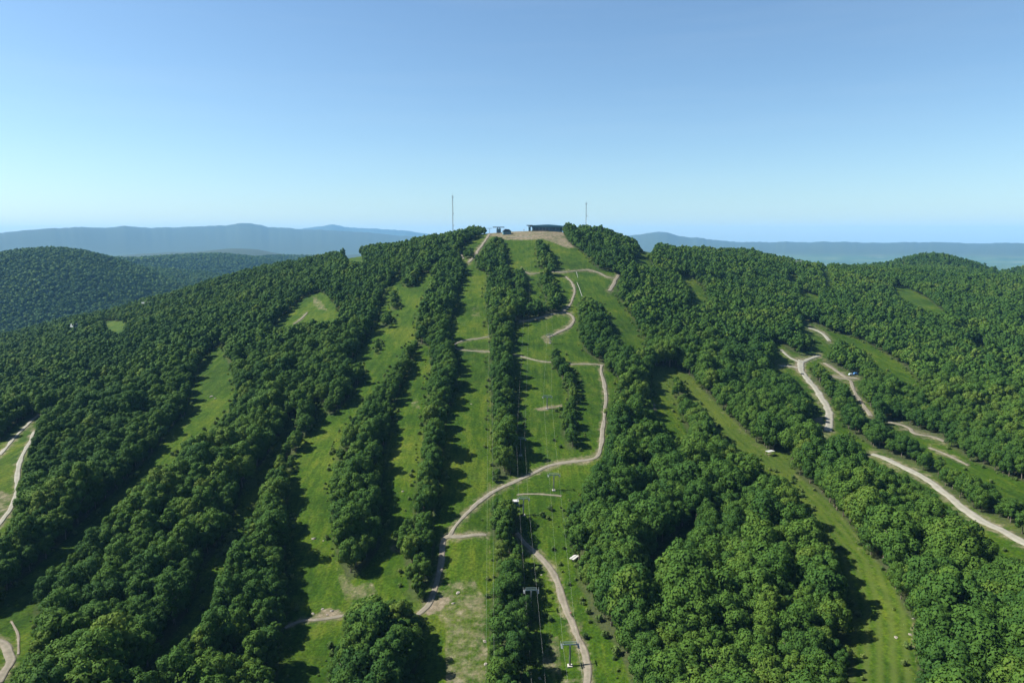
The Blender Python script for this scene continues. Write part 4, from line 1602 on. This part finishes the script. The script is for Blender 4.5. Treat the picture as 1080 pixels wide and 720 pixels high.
proot, p = ground_empty('mountain_bike', 602, 649.5, 1.95, 'dark mountain bike ridden down the curving dirt track', 'bicycle')
proot.location.z += 0.22
for sx in (-0.55, 0.58):
    mb = MB()
    ring = [(sx + 0.33 * math.cos(q), 0, 0.35 + 0.33 * math.sin(q)) for q in np.linspace(0, 2 * pi, 19)]
    mb.tube(ring, 0.035, 6)
    for q in range(4):
        mb.tube([(sx + 0.32 * math.cos(q * .785), 0, 0.35 + 0.32 * math.sin(q * .785)), (sx - 0.32 * math.cos(q * .785), 0, 0.35 - 0.32 * math.sin(q * .785))], 0.006, 3)
    mb.build('wheel', M['tyre'], proot)
mb = MB()
for a_, b_ in (((-0.55, 0.35), (-0.05, 0.32)), ((-0.05, 0.32), (-0.22, 0.82)), ((-0.22, 0.72), (0.38, 0.80)), ((-0.05, 0.32), (0.40, 0.72)), ((-0.22, 0.72), (-0.55, 0.35)), ((0.36, 0.92), (0.58, 0.35))):
    mb.tube([(a_[0], 0, a_[1]), (b_[0], 0, b_[1])], 0.025, 6)
mb.build('frame', M['dark'], proot)
mb = MB()
mb.tube([(0.34, -0.36, 1.0), (0.36, 0, 0.96), (0.34, 0.36, 1.0)], 0.02, 6)
mb.build('handlebar', M['dark'], proot)
mb = MB()
mb.box((-0.24, 0, 0.88), (0.26, 0.13, 0.06), None, 0.8)
mb.build('saddle', M['dark'], proot)

person, p2 = ground_empty('person', 602, 649.5, 1.95, 'cyclist in dark shorts and red top riding on the curving dirt track', 'person')
person.location = proot.location
J = [(-0.22, 0, 0.98), (-0.12, 0, 1.18), (0.02, 0, 1.36), (0.08, 0, 1.46), (0.13, 0, 1.56), (0.15, 0, 1.68),
     (0.0, -0.19, 1.38), (0.2, -0.27, 1.18), (0.36, -0.3, 1.03), (0.0, 0.19, 1.38), (0.2, 0.27, 1.18), (0.36, 0.3, 1.03),
     (-0.2, -0.11, 0.93), (0.14, -0.13, 0.72), (-0.02, -0.12, 0.34), (0.10, -0.12, 0.28), (-0.2, 0.11, 0.93), (0.18, 0.13, 0.80), (0.06, 0.12, 0.48), (0.18, 0.12, 0.44)]
E = [(0, 1), (1, 2), (2, 3), (3, 4), (4, 5), (2, 6), (6, 7), (7, 8), (2, 9), (9, 10), (10, 11), (0, 12), (12, 13), (13, 14), (14, 15), (0, 16), (16, 17), (17, 18), (18, 19)]
RD = [0.14, 0.14, 0.15, 0.06, 0.10, 0.09, 0.065, 0.05, 0.045, 0.065, 0.05, 0.045, 0.09, 0.065, 0.045, 0.045, 0.09, 0.065, 0.045, 0.045]
skinned('body', J, E, RD, M['skin'], person)
JT = [J[0], J[1], J[2], J[6], J[9], J[7], J[10]]
skinned('jersey', JT, [(0, 1), (1, 2), (2, 3), (2, 4), (3, 5), (4, 6)], [0.15, 0.155, 0.165, 0.085, 0.085, 0.065, 0.065], M['red'], person)
skinned('shorts', [J[0], J[12], J[13], J[16], J[17]], [(0, 1), (1, 2), (0, 3), (3, 4)], [0.155, 0.11, 0.085, 0.11, 0.085], M['cloth'], person)
bm = bmesh.new()
bmesh.ops.create_uvsphere(bm, u_segments=14, v_segments=8, radius=0.135)
for v in bm.verts:
    v.co = Vector((v.co.x * 1.15, v.co.y, max(v.co.z, -0.03))) + Vector((0.14, 0, 1.66))
me = bpy.data.meshes.new('helmet')
bm.to_mesh(me)
bm.free()
me.materials.append(M['dark'])
o = bpy.data.objects.new('helmet', me)
COL.objects.link(o)
o.parent = person

# white pipes lying along the upper runs
for pts, lb in (([(608, 287), (609.5, 293)], 'upper short white pipe on grass above the tree row on the summit run'),
                ([(608.5, 298), (611, 304), (614, 313)], 'longer white pipe leading down to the tree row on the summit run'),
                ([(671, 335), (674, 341), (677, 350)], 'white pipe along the forest edge right of the summit run')):
    w = [unproject(*q) for q in pts]
    mb = MB()
    mb.tube([(q[0], q[1], q[2] + 0.25) for q in w], 0.18, 8)
    tag(mb.build('pipe', M['pipe'], None, True), lb, 'pipe', 'white pipes on the summit run')


# ------------------------------------------------------------------ houses glimpsed among the trees and on the plain
def house(x, y, label, s=1.0, rz=0.0, lift=0.0, group=None, walls='white', roof='brown'):
    z = float(height(x, y)) + lift
    root = empty('house', (x, y, z), rz, label, 'house', group)
    root.scale = (s, s, s)
    mb = MB()
    mb.box((0, 0, 2.5), (12, 9, 8))
    mb.build('wall', M[walls], root)
    mb = MB()
    mb.prism([(-5.2, 6.3), (5.2, 6.3), (0, 10)], -6.6, 6.6)
    r_o = mb.build('roof', M[roof], root)
    r_o.rotation_euler = (0, 0, pi / 2)
    for k in (-1, 1):
        fr = MB()
        fr.box((k * 3, -4.55, 3.6), (1.8, 0.12, 1.6))
        fo = fr.build('window', M['dark'], root)
        gl = MB()
        gl.box((k * 3, -4.63, 3.6), (1.5, 0.05, 1.3))
        gl.build('pane', M['glass'], fo)
    mb = MB()
    mb.box((0, -4.55, 1.6), (1.2, 0.12, 2.4))
    mb.build('door', M['wood'], root)


for (px, D_, lb, s_) in ((75, 1080, 'pale house among trees on the far-left ridge', 1.25), (151, 1120, 'pale house half hidden by trees higher on the left ridge', 1.1), (843, 1290, 'pale house on the wooded ridge right of the summit', 1.0)):
    az = az_of(px)
    house(math.sin(az) * D_, math.cos(az) * D_, lb, s_, 0.3, 1.5, None, 'white', 'steel')
for k, (px, D_, s_, lb) in enumerate(((1041, 9800, 7, 'pale industrial shed on the hazy plain just right of the dark knoll'), (1066, 8600, 8, 'brightest pale shed on the hazy plain near the right edge'),
                                      (1070, 8300, 5, 'pale shed below the brightest one on the hazy plain'), (1077, 8300, 6, 'pale shed at the extreme right of the hazy plain'))):
    az = az_of(px)
    x, y = math.sin(az) * D_, math.cos(az) * D_
    root = empty('shed', (x, y, float(height(x, y))), 0.3 * k, lb, 'shed', 'pale sheds on the plain')
    root.scale = (s_ * 1.3, s_, s_ * 0.5)
    mb = MB()
    mb.box((0, 0, 2.0), (14, 9, 5))
    mb.build('wall', M['white'], root)
    mb = MB()
    mb.prism([(-7.4, 4.45), (7.4, 4.45), (0, 6.2)], -4.8, 4.8)
    mb.build('roof', M['white'], root)

# ------------------------------------------------------------------ haze
lo, hi, ex = float(GZ.min()) - 1.0, float(max(GZ.max(), ZC + 60)) + 12, 27000.0
mb = MB()
mb.box((0, 0, (lo + hi) / 2), (2 * ex, 2 * ex, hi - lo))
m = bpy.data.materials.new('haze_air')
m.use_nodes = True
m.node_tree.nodes.clear()
o_ = m.node_tree.nodes.new('ShaderNodeOutputMaterial')
v_ = m.node_tree.nodes.new('ShaderNodeVolumePrincipled')
v_.inputs['Color'].default_value = (0.24, 0.55, 0.95, 1)
v_.inputs['Density'].default_value = 3.5e-5
v_.inputs['Anisotropy'].default_value = 0.0
m.node_tree.links.new(v_.outputs[0], o_.inputs['Volume'])
hz = mb.build('haze', m)
tag(hz, 'thin blue summer haze over the hills and plain', 'haze', kind='stuff')

# ------------------------------------------------------------------ light
SUN_EL, SUN_AZ = R(45), R(-86)            # azimuth measured from +Y (view direction), negative = left
w = bpy.data.worlds.new('World')
S.world = w
w.use_nodes = True
nt = w.node_tree
bg = nt.nodes['Background']
sky = nt.nodes.new('ShaderNodeTexSky')
sky.sky_type = 'NISHITA'
sky.sun_disc = False
sky.sun_elevation = SUN_EL
sky.sun_rotation = SUN_AZ
sky.altitude = 0
sky.air_density = 1.0
sky.dust_density = 0.5
sky.ozone_density = 4.6
tc = nt.nodes.new('ShaderNodeTexCoord')          # faint high cirrus streaks
mp = nt.nodes.new('ShaderNodeMapping')
mp.inputs['Scale'].default_value = (1.3, 1.3, 16)
mp.inputs['Rotation'].default_value = (0.03, 0.06, 0)
nt.links.new(tc.outputs['Generated'], mp.inputs[0])
ci = ramp(nt, noise(nt, mp.outputs[0], 1.6, 6, 0.6), [(0.48, (0, 0, 0)), (0.80, (0.06, 0.06, 0.06))])
wm = nt.nodes.new('ShaderNodeMix')
wm.data_type = 'RGBA'
nt.links.new(ci, wm.inputs[0])
nt.links.new(sky.outputs[0], wm.inputs[6])
wm.inputs[7].default_value = (5.2, 5.6, 6.0, 1)
tn = nt.nodes.new('ShaderNodeMix')
tn.data_type = 'RGBA'
tn.blend_type = 'MULTIPLY'
tn.inputs[0].default_value = 1.0
tn.inputs[7].default_value = (0.92, 0.99, 0.97, 1)
nt.links.new(wm.outputs[2], tn.inputs[6])
nt.links.new(tn.outputs[2], bg.inputs[0])
bg.inputs[1].default_value = 0.060
sl = bpy.data.lights.new('sun', 'SUN')
sl.energy = 5.0
sl.angle = R(0.5)
sl.color = (1.0, 0.95, 0.86)
so = bpy.data.objects.new('sun', sl)
dirv = Vector((math.sin(SUN_AZ) * math.cos(SUN_EL), math.cos(SUN_AZ) * math.cos(SUN_EL), math.sin(SUN_EL)))
so.rotation_euler = (-dirv).to_track_quat('-Z', 'Y').to_euler()
so.location = (-300, 200, 900)
COL.objects.link(so)

# ------------------------------------------------------------------ camera and render
cam = bpy.data.cameras.new('camera')
cam.sensor_width = 36
cam.lens = 24
cam.clip_start = 1
cam.clip_end = 200000
co = bpy.data.objects.new('camera', cam)
co.location = (0, 0, ZC)
co.rotation_euler = (pi / 2 - P, 0, 0)
COL.objects.link(co)
S.camera = co
S.render.engine = 'CYCLES'
S.cycles.max_bounces = 5
S.cycles.diffuse_bounces = 2
S.cycles.glossy_bounces = 1
S.cycles.transmission_bounces = 2
S.cycles.volume_bounces = 1
S.cycles.use_denoising = True
S.view_settings.view_transform = 'Standard'
S.view_settings.look = 'None'
S.view_settings.exposure = 1.41
S.view_settings.gamma = 1
